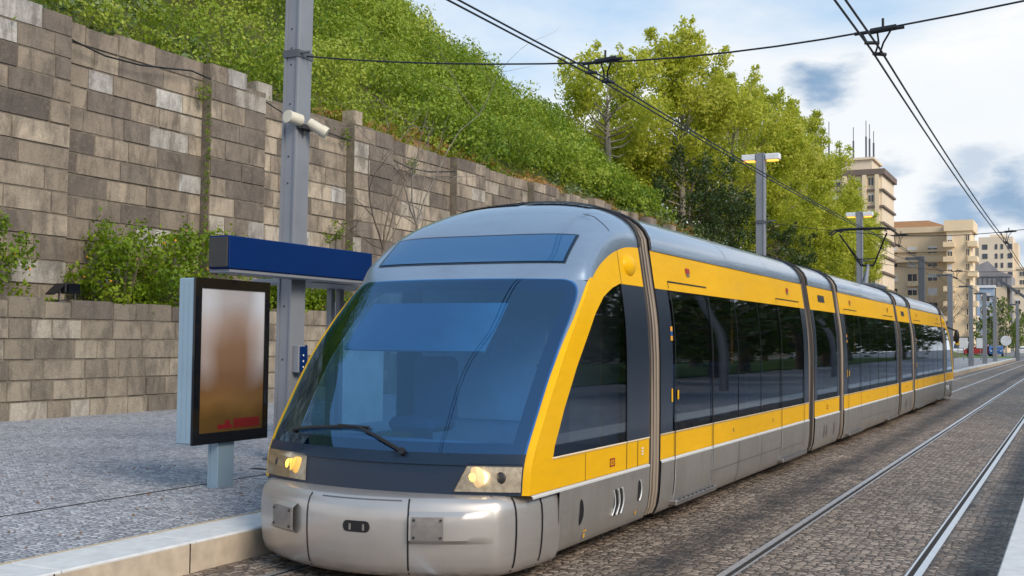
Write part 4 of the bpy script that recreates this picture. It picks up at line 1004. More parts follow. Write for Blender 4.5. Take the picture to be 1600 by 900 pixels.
def halves(fn):
    for sg in (-1,1): fn(sg)
def roof_arc(x0=None,n=21,ins=0.):
    pts=[]
    for k in np.linspace(-1,1,n):
        s=math.sin(math.pi/2*k); pts.append((s*(1.166-ins),2.87+(.50-ins)*max(0,1-abs(s)**2.3)**(1/2.3)))
    return pts
ZS=[.14,.16,.2,.26,.34,.45,.55,.66,.682]
def body(y0,y1,long):
    # roof, upper yellow band, lower yellow band, skirts: one mesh each, both sides
    g=MB(); ys=np.linspace(y0,y1,2 if not long else 4); arc=roof_arc(); g.grid([[(XC+x,y,z) for x,z in arc] for y in ys]); rf=g.build('roof',M['roofgrey'],TR,smooth=True)
    if long:
        g=MB()
        for yy in (y0+2.9,y0+5.0): g.grid([[(XC+x*1.003,y,z+.002) for x,z in arc[1:-1]] for y in (yy,yy+.012)])
        g.split('seam',M['pole_dark'],rf)
    g=MB()
    for sg in (-1,1): g.grid([[(XC+sg*xs(z),y,z) for y in ys] for z in np.linspace(2.47,2.87,10)])
    ub=dict(zip((-1,1),g.split('upper_band',M['yellow'],TR,smooth=True)))
    g=MB()
    for sg in (-1,1): g.grid([[(XC+sg*(xs(2.86)+.008),y,2.868) for y in ys],[(XC+sg*(xs(2.86)-.02),y,2.885) for y in ys]])
    g.split('gutter',M['pole_dark'],rf)
    g=MB()
    for sg in (-1,1): g.grid([[(XC+sg*xs(z),y,z) for y in ys] for z in np.linspace(.70,.955,4)])
    lb=dict(zip((-1,1),g.split('lower_band',M['yellow'],TR,smooth=True)))
    g=MB()
    for sg in (-1,1): g.tube([(XC+sg*(xs(.955)+.0),y,.956) for y in ys],.010,5)
    for o_,sg in zip(g.split('window_sill',M['ochre'],None),(-1,1)): adopt(o_,lb[sg])
    for sg in (-1,1):
        g=MB(); g.grid([[(XC+sg*(xs(z)+.012),y,z) for y in ys] for z in ZS]+[[(XC+sg*(xs(.68)+.012-.03),y,.698) for y in ys]])
        sk=g.build('skirt',M['skirt'],TR,smooth=True,angle=40)
        g=MB(); g.grid([[(XC+sg*(xs(.68)+.0145-d),y,.666+e) for y in ys] for d,e in ((0,0),(.0,.018),(.02,.032))])
        g.build('lip',M['lip'],sk)
        def vs(g,a,b,z0,z1,o=-.006,n=16): g.grid([[(XC+sg*(xs(z)+o),y,z) for y in (a,b)] for z in np.linspace(z0,z1,n)])
        pw=.40 if long else .22
        g=MB(); vs(g,y0,y0+pw,.957,2.468,-.002); vs(g,y1-pw*.85,y1,.957,2.468,-.002); g.split('window_pillar',M['navyband'],TR,smooth=True)
        if long:
            d1=(y0+.43,y0+1.85); d2=(y1-1.90,y1-.36)
            for a,b in (d1,d2):
                g=MB(); vs(g,a+.03,b-.03,.975,2.45,-.004); dg=g.build('door',M['sglass'],TR,smooth=True)
                g=MB(); vs(g,a,a+.022,.16,2.47,.0155); vs(g,b-.022,b,.16,2.47,.0155); g.split('door_seal',M['black'],dg)
                g=MB(); vs(g,a+.022,a+.034,.18,.66,.0165); vs(g,b-.034,b-.022,.18,.66,.0165); g.split('door_edge',M['lip'],dg)
                g=MB(); g.bbox(XC+min(sg*1.24,sg*1.335),XC+max(sg*1.24,sg*1.335),a-.02,b+.06,.175,.235,.012); g.build('door_step',M['plate'],TR)
                g=MB(); 
                for k in range(9):
                    yy=a+.12+(b-a-.2)*k/8; g.box(XC+min(sg*1.31,sg*1.336),XC+max(sg*1.31,sg*1.336),yy-.035,yy+.035,.2345,.2375)
                g.split('step_tread',M['darkgrey'],TR)
                g=MB(); vs(g,a,b,2.555,2.572,.004,2); vs(g,a,a+.015,2.49,2.56,.004,3); g.build('door_track_cover',M['black'],ub[sg])
                g=MB(); vs(g,(a+b)/2-.02,(a+b)/2+.13,2.69,2.75,.006,3); g.build('door_lamp',M['red'],ub[sg])
                g=MB(); vs(g,(a+b)/2,(a+b)/2+.11,2.655,2.69,.006,2); g.build('door_sensor',M['plate'],ub[sg])
            g=MB(); vs(g,d1[0]-.10,d1[0]-.055,1.28,1.42,.004,4); vs(g,d1[0]+.10,d1[0]+.15,1.30,1.40,.004,4); g.split('door_button',M['yellow'],TR)
            g=MB(); vs(g,d1[0]-.10,d1[0]-.03,1.93,1.98,.004,2); vs(g,d1[0]-.10,d1[0]-.03,2.03,2.08,.004,2); g.split('door_sticker',M['orange'],TR)
            g=MB(); vs(g,d1[0]-.10,d1[0]-.03,1.98,2.03,.004,2); g.split('door_sticker',M['carblue'],TR)
            w0,w1=d1[1],d2[0]; n=3
            for k in range(n):
                a=w0+(w1-w0)*k/n; b=w0+(w1-w0)*(k+1)/n
                g=MB(); vs(g,a+.012,b-.012,.96,2.466,-.005); wn=g.build('window',M['sglass'],TR,smooth=True)
                g=MB(); vs(g,a-.006,a+.012,.96,2.466,-.001); g.build('window_seal',M['black'],wn)
                g=MB(); vs(g,a+.0,a+.012,.16,.66,.0145); g.split('seam',M['pole_dark'],sk)
            g=MB(); vs(g,w0,w1,.40,.406,.0145,2); vs(g,d2[0],d2[1],.36,.366,.0145,2); g.split('seam',M['pole_dark'],sk)
            g=MB()
            for yy in (d1[1]+.9,d2[0]-.5): vs(g,yy,yy+.03,.80,.85,.003,2)
            g.split('lock_mark',M['pole_dark'],lb[sg])
        else:
            g=MB(); vs(g,y0+pw,y1-pw*.85,.96,2.466,-.005); g.build('window',M['sglass'],TR,smooth=True)
            g=MB(); vs(g,y0+.75,y0+1.3,2.62,2.74,.004,3); g.build('vent_grille',M['darkgrey'],ub[sg])
            g=MB()
            for yc in (y0+.75,y0+.95,y0+1.62):
                rows=[]
                for k in np.linspace(-1,1,11):
                    b_=.05*math.sqrt(max(0,1-k*k)); rows.append([(XC+sg*(xs(.42+k*.12)+.0155),yc+.03*(1-k*k)+j*b_,.42+k*.12) for j in (-1,1)])
                g.grid(rows)
            g.split('vent',M['plate'],sk)
            g=MB(); 
            for a,b,c_,d in ((0,.12,.84,.855),(0,.12,.78,.795),(0,.02,.78,.855),(.10,.12,.78,.855)): vs(g,y0+1.0+a,y0+1.0+b,c_,d,.003,2)
            g.build('emblem',M['red'],lb[sg])
    # saloon interior
    g=MB(); g.box(XC-1.18,XC+1.18,y0+.02,y1-.02,.50,.56); g.build('floor',M['floor_in'],TR)
    g=MB(); g.box(XC-1.1,XC+1.1,y0+.02,y1-.02,2.62,2.68); g.build('ceiling',M['interior_light'],TR)
    ysr=np.arange(y0+2.2,y1-2.3,.85) if long else [y0+.75,y0+1.35]
    for yy in ysr:
        for xx in (-.92,-.46,.46,.92):
            g=MB(); g.bbox(XC+xx-.20,XC+xx+.20,yy-.2,yy+.2,.96,1.04,.02); g.bbox(XC+xx-.20,XC+xx+.20,yy+.17,yy+.23,1.02,1.62,.02); g.box(XC+xx-.05,XC+xx+.05,yy-.05,yy+.05,.56,.96); g.build('seat',M['seat_blue'],TR)
    for yy in ([y0+2.0,y1-2.1] if long else [y0+.4,y1-.4]):
        for xx in (-.62,.62):
            g=MB(); g.tube([(XC+xx,yy,.56),(XC+xx,yy,2.62)],.018,8); g.build('grab_pole',M['orange'],TR)
    # ends and floor
    for yy in (y0+.001,y1-.001):
        ring=[(XC+xs(z)*1,yy,z) for z in ZS+list(np.linspace(.7,2.85,16))]+[(XC+x,yy,z) for x,z in roof_arc()[::-1]]+[(XC-xs(z),yy,z) for z in (ZS+list(np.linspace(.7,2.85,16)))[::-1]]
        g=MB(); g.poly(ring); g.build('end_wall',M['darkgrey'],TR)
    g=MB(); g.box(XC-1.17,XC+1.17,y0+.02,y1-.02,.15,.5); g.build('underframe',M['black'],TR)
mods=[(11.07,18.27,1),(18.72,20.88,0),(21.33,28.52,1),(28.98,31.15,0),(31.62,39.08,1)]
for a,b,l in mods: body(a,b,l)
# bellows between the modules
def bellows(a,b):
    g=MB(); w=b-a; n=4; prof=[]
    for k in range(n*4+1):
        u=k/(n*4); prof.append((a+w*u, .0+.066*abs(math.sin(math.pi*n*u))))
    rows=[]
    for y,d in prof:
        ins=.055-d*.85
        ring=[(XC+(xs(z)-ins),y,z) for z in [.16,.24,.4,.67]+list(np.linspace(.9,2.8,14))]+[(XC+x*(1-ins/1.16),y,z-ins*max(0,(z-2.87)/.5)) for x,z in roof_arc()[::-1]]+[(XC-(xs(z)-ins),y,z) for z in ([.16,.24,.4,.67]+list(np.linspace(.9,2.8,14)))[::-1]]
        rows.append(ring)
    g.grid(rows); return g.build('bellows',BELL,TR,smooth=True)
def bellmat():
    m,nt,b=newmat('ribbed_bellows_fabric'); w=N(nt,'ShaderNodeTexWave',wave_type='BANDS',bands_direction='Y',i={'Scale':3.4,'Distortion':2.6,'Detail':3,'Detail Scale':.6}); L(nt,pos(nt,(1,1,.25)),w.inputs['Vector'])
    L(nt,ramp(nt,w.outputs['Fac'],[(.2,(.03,.025,.022)),(.5,(.13,.10,.08)),(.85,(.27,.22,.175))]),b.inputs['Base Color']); b.inputs['Roughness'].default_value=.6; bump(nt,w.outputs['Fac'],b,.5,.02); return m
BELL=bellmat()
edges=[10.72]+[v for m in mods for v in m[:2]]+[S_MIR-10.72]
for k in range(0,len(edges),2):
    a,b=edges[k],edges[k+1]; bl=bellows(a+.012,b-.012)
    for yy in (a+.005,b-.005):
        g=MB(); arc=roof_arc(); g.tube([(XC+x*1.006,yy,z+.006) for x,z in arc],.02,6); g.build('rim',M['black'],bl,smooth=True)
# wheels under the bogie modules
for yc in (9.2,10.2,19.25,20.4,29.5,30.65,40.0,41.0):
    for sg in (-1,1):
        g=MB(); g.tube([(XC+sg*.66,yc,.30),(XC+sg*.78,yc,.30)],.292,20); g.build('wheel',M['plate'],TR)
# roof equipment: low pods and the raised pantograph
g=MB(); g.bbox(XC-.7,XC+.7,29.2,30.9,3.30,3.44,.04); pod=g.build('roof_pod',M['pole_dark'],TR)
g=MB(); y=31.6
g.tube([(XC-.35,31.35,3.40),(XC+.35,31.35,3.40)],.035,8); g.bbox(XC-.3,XC+.3,31.1,32.4,3.36,3.44,.02); pg=g.build('pantograph_base',M['pole_dark'],TR)
g=MB(); g.tube([(XC+.02,31.6,3.42),(XC+.02,32.15,4.08)],[.065,.05],8); g.tube([(XC-.14,31.8,3.42),(XC-.02,32.2,4.04)],.016,6); g.build('lower_arm',M['steel_pole'],pg,smooth=True)
g=MB()
for sx in (-1,1): g.tube([(XC+sx*.17,32.15,4.08),(XC+sx*.62,31.45,4.90)],.022,6)
g.tube([(XC-.17,32.15,4.08),(XC+.17,32.15,4.08)],.03,6); g.tube([(XC-.26,32.0,4.25),(XC+.26,32.0,4.25)],.014,6); g.tube([(XC-.10,32.15,4.08),(XC-.58,31.55,4.82)],.014,6); g.build('upper_arm',M['black'],pg,smooth=True)
g=MB()
for yy in (31.28,31.58): g.tube([(XC-.88,yy,4.88),(XC-.72,yy,5.0),(XC-.5,yy,5.03),(XC+.5,yy,5.03),(XC+.72,yy,5.0),(XC+.88,yy,4.88)],.022,6)
for sx in (-.6,.6): g.tube([(XC+sx,31.28,4.96),(XC+sx,31.58,4.96)],.02,6)
g.build('pan_head',M['black'],pg,smooth=True)
# ------------------------------------------------------------------ far street: buildings
M['cream']=plain('cream_render_wall',(.80,.65,.45),.85,0,.08,.15)
M['cream_dark']=plain('tan_and_shaded_cream_wall',(.70,.565,.40),.85,0,.08,.15)  # shaded face of the cream block put into the colour; plain tan elsewhere
M['tower']=plain('pale_beige_tower_wall',(.74,.62,.47),.85,0,.08,.15)
M['slab']=plain('brown_floor_band',(.17,.13,.11),.85,0,.15,.2)
M['glassfar']=plain('dark_window_glass',(.05,.06,.08),.12,0,.3,.4)
M['shutter']=plain('white_roller_shutter',(.66,.68,.72),.6,0,.08,.6)
M['tile']=plain('terracotta_roof_tile',(.36,.17,.06),.85,0,.15,.8)
M['mesh']=plain('grey_scaffold_sheet',(.27,.26,.27),.9,0,.35,.12)
M['shop']=plain('shaded_shopfront_colour',(.06,.055,.05),.5,0,.4,.3)  # shade of the ground floor put into the band's dark colour
M['bluehouse']=plain('pale_blue_wall',(.36,.46,.60),.8,0,.06,.2)
def win(par,x0,x1,y,z0,z1,sh=.4,sgn=-1,axis='y'):
    """window set into a face: frame, pane, half lowered shutter"""
    g=MB(); d=.12*sgn
    if axis=='y':
        B=lambda a,b,c,e,o0,o1:(g.box(a,b,min(y+o0*sgn,y+o1*sgn),max(y+o0*sgn,y+o1*sgn),c,e))
    else:
        B=lambda a,b,c,e,o0,o1:(g.box(min(y+o0*sgn,y+o1*sgn),max(y+o0*sgn,y+o1*sgn),a,b,c,e))
    w=.09
    B(x0-w,x1+w,z0-w-.05,z0,-.05,.14); B(x0-w,x1+w,z1,z1+w,-.05,.09); B(x0-w,x0,z0,z1,-.05,.09); B(x1,x1+w,z0,z1,-.05,.09); B((x0+x1)/2-.04,(x0+x1)/2+.04,z0,z1,-.05,.06)
    f=g.build('window',M['cream'],par)
    g=MB(); B(x0,x1,z0,z1,-.05,.03); g.build('pane',M['glassfar'],f)
    if sh>0: g=MB(); B(x0,x1,z1-(z1-z0)*sh,z1,-.05,.075); g.build('shutter',M['shutter'],f)
# apartment tower behind the trees
X0,X1,Y0,Y1,ZT=-53.,-29.4,200.,214.,31.0
t=thing('apartment_tower',((X0+X1)/2,210,0),'tall pale apartment tower with brown floor bands, partly behind the yellow green trees','tower')
g=MB(); g.box(X0,X1,Y0,Y1,0,ZT); g.build('wall',M['tower'],t)
g=MB()
for k in range(11): g.box(X0-.3,X1+.35,Y0-.35,Y1+.3,2.7+k*2.85-.18,2.7+k*2.85+.18)
g.box(X0-.5,X1+.5,Y0-.5,Y1+.5,ZT,ZT+1.0); g.build('floor_band',M['slab'],t)
g=MB()
for xx in (-30.2,-32.3,-35.6,-39): g.box(xx-.35,xx+.35,Y0-.5,Y0,0,ZT)
g.build('pier',M['cream'],t)
for k in range(10):
    for xx in (-31.25,-33.9,-37.3,-41.5): win(t,xx-.45 if xx>-32 else xx-.9,xx+.45 if xx>-32 else xx+.9,Y0,3.5+k*2.85,4.9+k*2.85,.3*((k*7+int(xx))%4)/2)
g=MB(); g.box(-43,-31.5,203,212,ZT+1,ZT+3.2); g.box(-43.4,-31.1,202.6,212.4,ZT+3.2,ZT+3.6); ph=g.build('roof_house',M['tower'],t)
for xx,hh in ((-39.5,7.5),(-35.2,6.2),(-33.0,7.2),(-32.4,6.5),(-31.7,5.2),(-37.6,4)):
    g=MB(); g.tube([(xx,206,ZT+3.5),(xx,206,ZT+3.5+hh*.6)],.16,6); g.tube([(xx,206,ZT+3.5+hh*.6),(xx,206,ZT+3.5+hh)],.07,5); g.build('antenna',M['pole_dark'],ph)
# cream apartment block
t=thing('apartment_block',(-28,232,0),'cream apartment block with a hipped tile roof, right of the tower','building')
g=MB(); g.box(-52,-21.2,228,246,0,23.3); g.build('wall',M['cream_dark'],t)
g=MB(); g.box(-52.5,-21.2,227.4,246,23.3,24.4); g.box(-52.2,-21.2,227.6,246,19.6,20.0); g.box(-52.2,-21.2,226.9,228,17.6,18.7); g.build('cornice',M['cream_dark'],t)
g=MB(); g.add([(-42,228.4,24.4),(-21.4,228.4,24.4),(-21.4,246,24.4),(-42,246,24.4),(-33,237,26.6),(-26,237,26.6)],[(0,1,5,4),(1,2,5),(2,3,4,5),(3,0,4)]); g.build('roof',M['tile'],t)
for k in range(7):
    for xx in (-46,-42,-35.6,-31.6,-28.0,-24.3):
        if k>=6 and xx<-40: continue
        win(t,xx-.85,xx+.85,228,1.6+2.75*k+1.4-(.2 if k==6 else 0),1.6+2.75*k+2.75-(.2 if k==6 else 0),(.0,.5,.25,1.0,.5)[(k*3+int(-xx))%5])
g=MB()
for k in range(1,5): g.box(-28.8,-26.2,227.2,228,2.0+2.75*k,2.9+2.75*k)
g.build('balcony',M['cream'],t)
g=MB(); g.box(-52,-21.2,227.85,228,0,3.3); g.build('shaded_shopfront',M['shop'],t)
g=MB(); g.box(-45,-42.5,229,232,24.4,27); g.build('chimney',M['cream'],t)
# stair wing of the block, sunlit warmth put into its cream colour
t=thing('apartment_wing',(-19,226,0),'cream building wing coloured sunlit warm, with corner balconies, right of the cream block','building')
g=MB(); g.box(-21.2,-17.0,222,232,0,24.6); g.box(-21.6,-16.5,221.6,232,22.9,24.9); g.build('wall',M['cream'],t)
g=MB(); g.box(-21.5,-16.6,221.85,222,0,3.3); g.build('shaded_shopfront',M['shop'],t)
for k in range(7):
    g=MB(); z=3.4+2.75*k; g.box(-21.7,-19.7,220.9,222,z,z+.95); g.build('balcony',M['cream'],t)
    g=MB(); g.box(-17.0,-15.9,222.4,226,z,z+1.0); g.box(-17.5,-15.9,221.3,222.4,z,z+1.0); g.build('balcony',M['cream'],t)
    win(t,-21.0,-20.2,222,z+1.1,z+2.3,.3 if k%2 else .8)
    win(t,-17.8,-17.25,222,z+1.1,z+2.3,0)
# far tower
t=thing('far_tower',(-34,565,0),'distant beige tower with a column of dark windows, left of the dark cloud','tower')
g=MB(); g.box(-39.5,-25,560,585,0,51.5); g.box(-25,-23,566,585,0,49); g.build('wall',M['tower'],t)
g=MB(); g.box(-46,-39.5,563,585,0,47); g.build('side_wall',M['cream_dark'],t)
g=MB(); g.box(-35,-28,565,575,51.5,53); g.build('roof_house',M['tower'],t)
for k in range(7):
    z=20+4.3*k
    for xx,w in ((-36.8,1.1),(-32.0,.5),(-29.6,.5),(-26.2,.9)): 
        g=MB(); g.box(xx-w,xx+w,559.8,560.1,z,z+2.3); g.build('window',M['glassfar'],t)
g=MB(); g.box(-44.5,-41.5,562.7,563,22,45); g.build('stair_glazing',M['mesh'],t)
# scaffolded building
t=thing('sheeted_building',(-24,420,0),'grey building wrapped in scaffold sheeting below the far tower','building')
g=MB(); g.prism([(-29.8,415,0),(-19.0,415,0),(-19.0,415,25.5),(-23,415,27.0),(-26.5,415,30.5),(-29.8,415,29.0)],(0,25,0)); g.build('sheeting',M['mesh'],t)
g=MB()
for xx in np.arange(-29.5,-19,1.5): g.box(xx-.06,xx+.06,414.8,415,0,25.3)
for z in (5,10,15,20,25): g.box(-29.8,-19,414.78,415,z-.12,z+.12)
g.build('scaffold_rails',M['pole_dark'],t)
# right hand building
t=thing('stepped_building',(-8,380,0),'beige stepped apartment building at the right photo edge','building')
g=MB(); g.box(-16.6,14,372,395,0,19.5); g.box(-15.6,14,374,395,19.5,25.2); g.build('wall',M['tower'],t)
g=MB(); g.box(-17,14.2,371.5,395,19.2,19.9); g.box(-16,14,373.6,395,25,25.6); g.build('cornice',M['cream'],t)
for k in range(6):
    for xx in (-15.4,-12.6,-9.8,-7): win(t,xx-.7,xx+.7,372,2.6+2.9*k,4.1+2.9*k,.3 if (k+int(xx))%2 else .0)
for k in range(2):
    for xx in (-14.2,-11.4,-8.6): win(t,xx-.7,xx+.7,374,20.2+2.6*k,21.6+2.6*k,.0)
# small blue-grey house
t=thing('blue_house',(-18,290,0),'narrow pale blue house front beside the sheeted building','building')
g=MB(); g.box(-20.6,-16.8,285,300,0,15.2); g.build('wall',M['bluehouse'],t)
g=MB(); g.box(-20.9,-16.5,284.6,300,15.2,15.8); g.build('roof',M['white'],t)
for k in range(4): win(t,-19.6,-17.8,285,2.4+3.2*k,4.2+3.2*k,.3)
t=thing('ochre_house',(-14.5,292,0),'narrow ochre house with a dark sloping roof beside the pale blue house','building')
g=MB(); g.box(-16.6,-14.2,287,302,0,15.5); g.build('wall',M['cream_dark'],t)
g=MB(); g.prism([(-16.8,286.6,17.5),(-16.4,286.6,17.9),(-9.0,286.6,12.4),(-9.0,286.6,11.8)],(0,16,0)); g.build('roof',M['pole_dark'],t)
for k in range(3): win(t,-15.9,-14.9,287,3+3.4*k,4.8+3.4*k,.0)
# far street trees
tree((-10.6,185,.2),8.6,3.4,'fresh green street tree in the distance right of the pale blue house','leaf_far','street_tree','far green street trees',n=24,trunk_h=.2,dens=70,sz=.42)
tree((-8.4,196,.2),7.6,3.0,'fresh green street tree before the stepped building at the right photo edge','leaf_far','street_tree','far green street trees',n=22,trunk_h=.2,dens=70,sz=.42)
tree((-12.4,205,.2),9.0,3.0,'darker green street tree behind the other far trees','leaf_dark','street_tree','far green street trees',n=22,trunk_h=.2,dens=70,sz=.42)
for k,(x,y,H,lab) in enumerate([(-16.5,112,9,'thin bare tree before the cream block, left of the tail pole'),(-13.0,118,8.2,'thin bare tree before the cream block, right of the tail pole'),(-10.6,108,7.0,'thinnest bare tree, between the second and third single arm poles'),(-20.5,122,9,'bare tree before the cream block above the tram tail')]):
    t=thing('bare_street_tree',(x,y,.25),lab,'tree','bare street trees')
    g=MB(); g.tube([(x,y,.2),(x+.05,y,H*.3),(x,y,H*.5)],[.10,.08,.06],6); g.build('trunk',M['bark'],t)
    g=MB()
    for q in range(6): branch(g,(x,y,H*(.3+.04*q)),(rng.normal()*.5,rng.normal()*.5,1),H*.42,.045,2)
    g.build('branches',M['bark'],t)
# far street clutter
def car(x,y,rz,mat,lab,van=False):
    t=thing('parked_van' if van else 'parked_car',(x,y,.3),lab,'van' if van else 'car')
    hh=2.0 if van else 1.42; Ln=4.9 if van else 4.2
    prof=[(-Ln/2,.35),(-Ln/2,.8),(-Ln/2+.15,.92),(-Ln/2+(.7 if van else 1.0),1.0),(-Ln/2+(1.3 if van else 1.7),hh),(Ln/2-(.15 if van else .9),hh),(Ln/2-.05,1.0),(Ln/2,.8),(Ln/2,.35)]
    c,s=math.cos(rz),math.sin(rz); R=lambda u,v,z:(x+u*c-v*s,y+u*s+v*c,.3+z)
    g=MB(); g.prism([R(u,-.85,z) for u,z in prof],Vector(R(0,.85,0))-Vector(R(0,-.85,0))); bd=g.build('body',M[mat],t)
    g=MB()
    wp=[(-Ln/2+(.95 if van else 1.25),1.03),(-Ln/2+(1.4 if van else 1.75),hh-.1),(Ln/2-(2.2 if van else 1.0),hh-.1),(Ln/2-(2.2 if van else .35),1.03)]
    for v in (-.855,.851): g.prism([R(u,v,z) for u,z in wp],Vector(R(0,.004,0))-Vector(R(0,0,0)))
    g.prism([R(-Ln/2+(.7 if van else 1.02)-.01,q,1.03) for q in (-.7,.7)]+[R(-Ln/2+(1.3 if van else 1.68)-.03,q,hh-.08) for q in (.65,-.65)],(0,0,.012)); g.build('window',M['glassfar'],bd)
    for u in (-Ln/2+.8,Ln/2-.8):
        for v in (-.87,.67):
            g=MB(); g.tube([R(u,v,.32),R(u,v+.2,.32)],.32,16); wl=g.build('wheel',M['tyre'],t)
            g=MB(); g.tube([R(u,v-.01,.32),R(u,v+.21,.32)],.19,12); g.build('rim',M['plate'],wl)
    g=MB()
    for v in (-.6,.6): g.sphere(R(-Ln/2+.02,v,.72),.13,(1,1,.6),8,6)
    g.build('headlight',M['white'],t); return t
car(-14.6,172,1.5,'carwhite','white van parked in the distance right of the tram tail',True)
car(-9.6,166,1.6,'carblue','blue car in the distance under the far green trees')
car(-12.2,181,.2,'cargrey','grey car in the distance behind the blue car')
car(-7.2,188,1.6,'carwhite','white car at the far right end of the street')
car(-11.8,168,.1,'carred','red car in the distance left of the blue car')
t=thing('round_sign',(-7.6,150.6,.3),'white round sign on a post at the far end of the plaza','sign')
g=MB(); g.tube([(-7.6,150.6,.25),(-7.6,150.6,2.3)],.05,8); g.build('post',M['steel_pole'],t)
g=MB(); g.tube([(-7.6,150.5,2.4),(-7.6,150.55,2.4)],.62,24); g.build('sign_face',M['white'],t)
t=thing('yellow_sign',(-12.2,140,.25),'small yellow round sign on a thin post in the distance','sign')
g=MB(); g.tube([(-12.2,140,.2),(-12.2,140,2.3)],.04,8); g.build('post',M['steel_pole'],t)
g=MB(); g.tube([(-12.2,139.9,2.1),(-12.2,139.95,2.1)],.30,20); g.build('sign_face',M['yellow'],t)
t=thing('info_board',(-15.3,136,.25),'pale blue and white information board on the far plaza','board')
g=MB(); g.bbox(-16.2,-14.5,135.95,136.1,.7,2.5,.02); g.build('board_face',M['bluehouse'],t)
g=MB(); g.box(-15.9,-15.1,135.93,135.949,1.3,2.2); g.build('notice',M['white'],t)
for xx in (-16.1,-14.6):
    g=MB(); g.box(xx-.05,xx+.05,136.1,136.18,.2,2.5); g.build('leg',M['steel_pole'],t)
for k,(x,y,lab) in enumerate([(-10.6,128,'pale sign plate on a post, left of the far green trees'),(-9.2,132,'pale sign plate on a post before the far green trees')]):
    t=thing('sign_board',(x,y,.25),lab,'sign'); g=MB(); g.box(x-.04,x+.04,y-.03,y+.03,.2,2.6); g.build('post',M['steel_pole'],t)
    g=MB(); g.bbox(x-.42,x+.42,y-.08,y-.031,1.5,2.6,.01); g.build('sign_face',M['white'],t)
def person(x,y,lab,top,legs,stride=.16,rz=0.):
    t=thing('person',(x,y,.25),lab,'person','people at the far end of the plaza'); z0=.25; c,s=math.cos(rz),math.sin(rz)
    R=lambda u,v,z:(x+u*c-v*s,y+u*s+v*c,z0+z)
    V=[R(0,0,.95),R(.09,-stride*.3,.88),R(.10,-stride*.6,.48),R(.10,-stride*1.2,.08),R(.10,-stride*1.2-.14,.05),R(-.09,stride*.3,.88),R(-.10,stride*.5,.49),R(-.10,stride*1.3,.09),R(-.10,stride*1.3-.13,.05),
       R(0,0,1.15),R(0,0,1.38),R(0,0,1.48),R(0,-.01,1.62),R(0,-.02,1.74),R(.19,0,1.40),R(.24,.07,1.14),R(.23,-.04,.90),R(-.19,0,1.40),R(-.24,-.06,1.14),R(-.23,-.14,.92)]
    E=[(0,1),(1,2),(2,3),(3,4),(0,5),(5,6),(6,7),(7,8),(0,9),(9,10),(10,11),(11,12),(12,13),(10,14),(14,15),(15,16),(10,17),(17,18),(18,19)]
    rad=[.13,.10,.065,.045,.04,.10,.065,.045,.04,.14,.15,.055,.09,.06,.06,.045,.035,.06,.045,.035]
    me=bpy.data.meshes.new('body'); off=(x,y,.25); me.from_pydata([(a-off[0],b-off[1],q-off[2]) for a,b,q in V],E,[]); o=bpy.data.objects.new('body',me); C.objects.link(o); o.parent=t
    sk=o.modifiers.new('skin','SKIN')
    lay=me.skin_vertices[0].data if len(me.skin_vertices) else None
    if lay is None:
        return t
    for i,r_ in enumerate(rad): lay[i].radius=(r_,r_)
    lay[0].use_root=True
    o.modifiers.new('sub','SUBSURF').levels=1; o.modifiers['sub'].render_levels=1
    me.materials.append(top)
    g=MB(); g.sphere(R(0,-.015,1.69),.115,(.9,1,.95),10,8); g.build('hair',M['seat'],t,smooth=True)
    g=MB(); g.sphere(R(0,-.055,1.64),.085,(.85,1,1.15),10,8); g.build('face',M['skin'],t,smooth=True)
    return t

person(-11.2,142,'person in dark clothes standing at the far end of the plaza',M['cloth_dark'],None)
person(-14.2,150,'person in a blue top walking in the distance near the pale blue board',M['cloth_blue'],None,rz=1.3)
person(-9.0,151,'person in dark clothes walking left of the white round sign',M['cloth_dark'],None,.22,rz=-1.2)

# the other side of the street: never in view directly, it mirrors in the tram's side windows
G='park trees mirrored in the tram windows'
src=tree((8.5,30,.3),9,3.6,'park tree beyond the right platform, mirrored in the tram windows','leaf_dark','park_tree',G,n=22,trunk_h=.25,dens=55,sz=.5,bark='bark')
for k in range(24):
    x=8.+6*rng.random()+(9 if k%2 else 0); y=33+5.0*k+2*rng.random(); dup(src,(x,y,.3),'park tree beyond the right platform, mirrored in the tram windows',G,scale=(1.35,1.35,1.1+.5*rng.random()),rz=rng.random()*6)

t=thing('long_building',(44,80,.3),'long low building beyond the park, mirrored in the tram windows','building')
g=MB(); g.box(40,52,-10,210,0,11); g.build('wall',M['cream_dark'],t)
g=MB(); g.box(39.6,52.4,-10.4,210.4,11,11.6); g.build('roof',M['slab'],t)
g=MB()
for k in range(3):
    for y in np.arange(-6,206,5.): g.box(39.95,40.1,y,y+2.2,1.2+3.3*k,3.0+3.3*k)
g.build('window',M['glassfar'],t)['kind']='stuff'
SUN_E,EXPO=2.3,0.42
# ------------------------------------------------------------------ camera, sky, sun
f,yaw,pitch,roll,h=1750.0,0.4658923970659639,0.046079171530356414,0.010,1.9224992216459245
fw=Vector((-math.sin(yaw)*math.cos(pitch),math.cos(yaw)*math.cos(pitch),math.sin(pitch)))
r0=Vector((math.cos(yaw),math.sin(yaw),0)); u0=r0.cross(fw)
rr=r0*math.cos(roll)+u0*math.sin(roll); uu=-r0*math.sin(roll)+u0*math.cos(roll)
cam=bpy.data.cameras.new('camera'); co=bpy.data.objects.new('camera',cam); C.objects.link(co)
co.matrix_world=Matrix(((rr.x,uu.x,-fw.x,0),(rr.y,uu.y,-fw.y,0),(rr.z,uu.z,-fw.z,h),(0,0,0,1)))
cam.sensor_width=36; cam.lens=f/1600*36; cam.clip_start=.1; cam.clip_end=4000
bpy.context.scene.camera=co
SUN_AZ,SUN_EL=115.,34.      # azimuth clockwise from +Y (along the track)
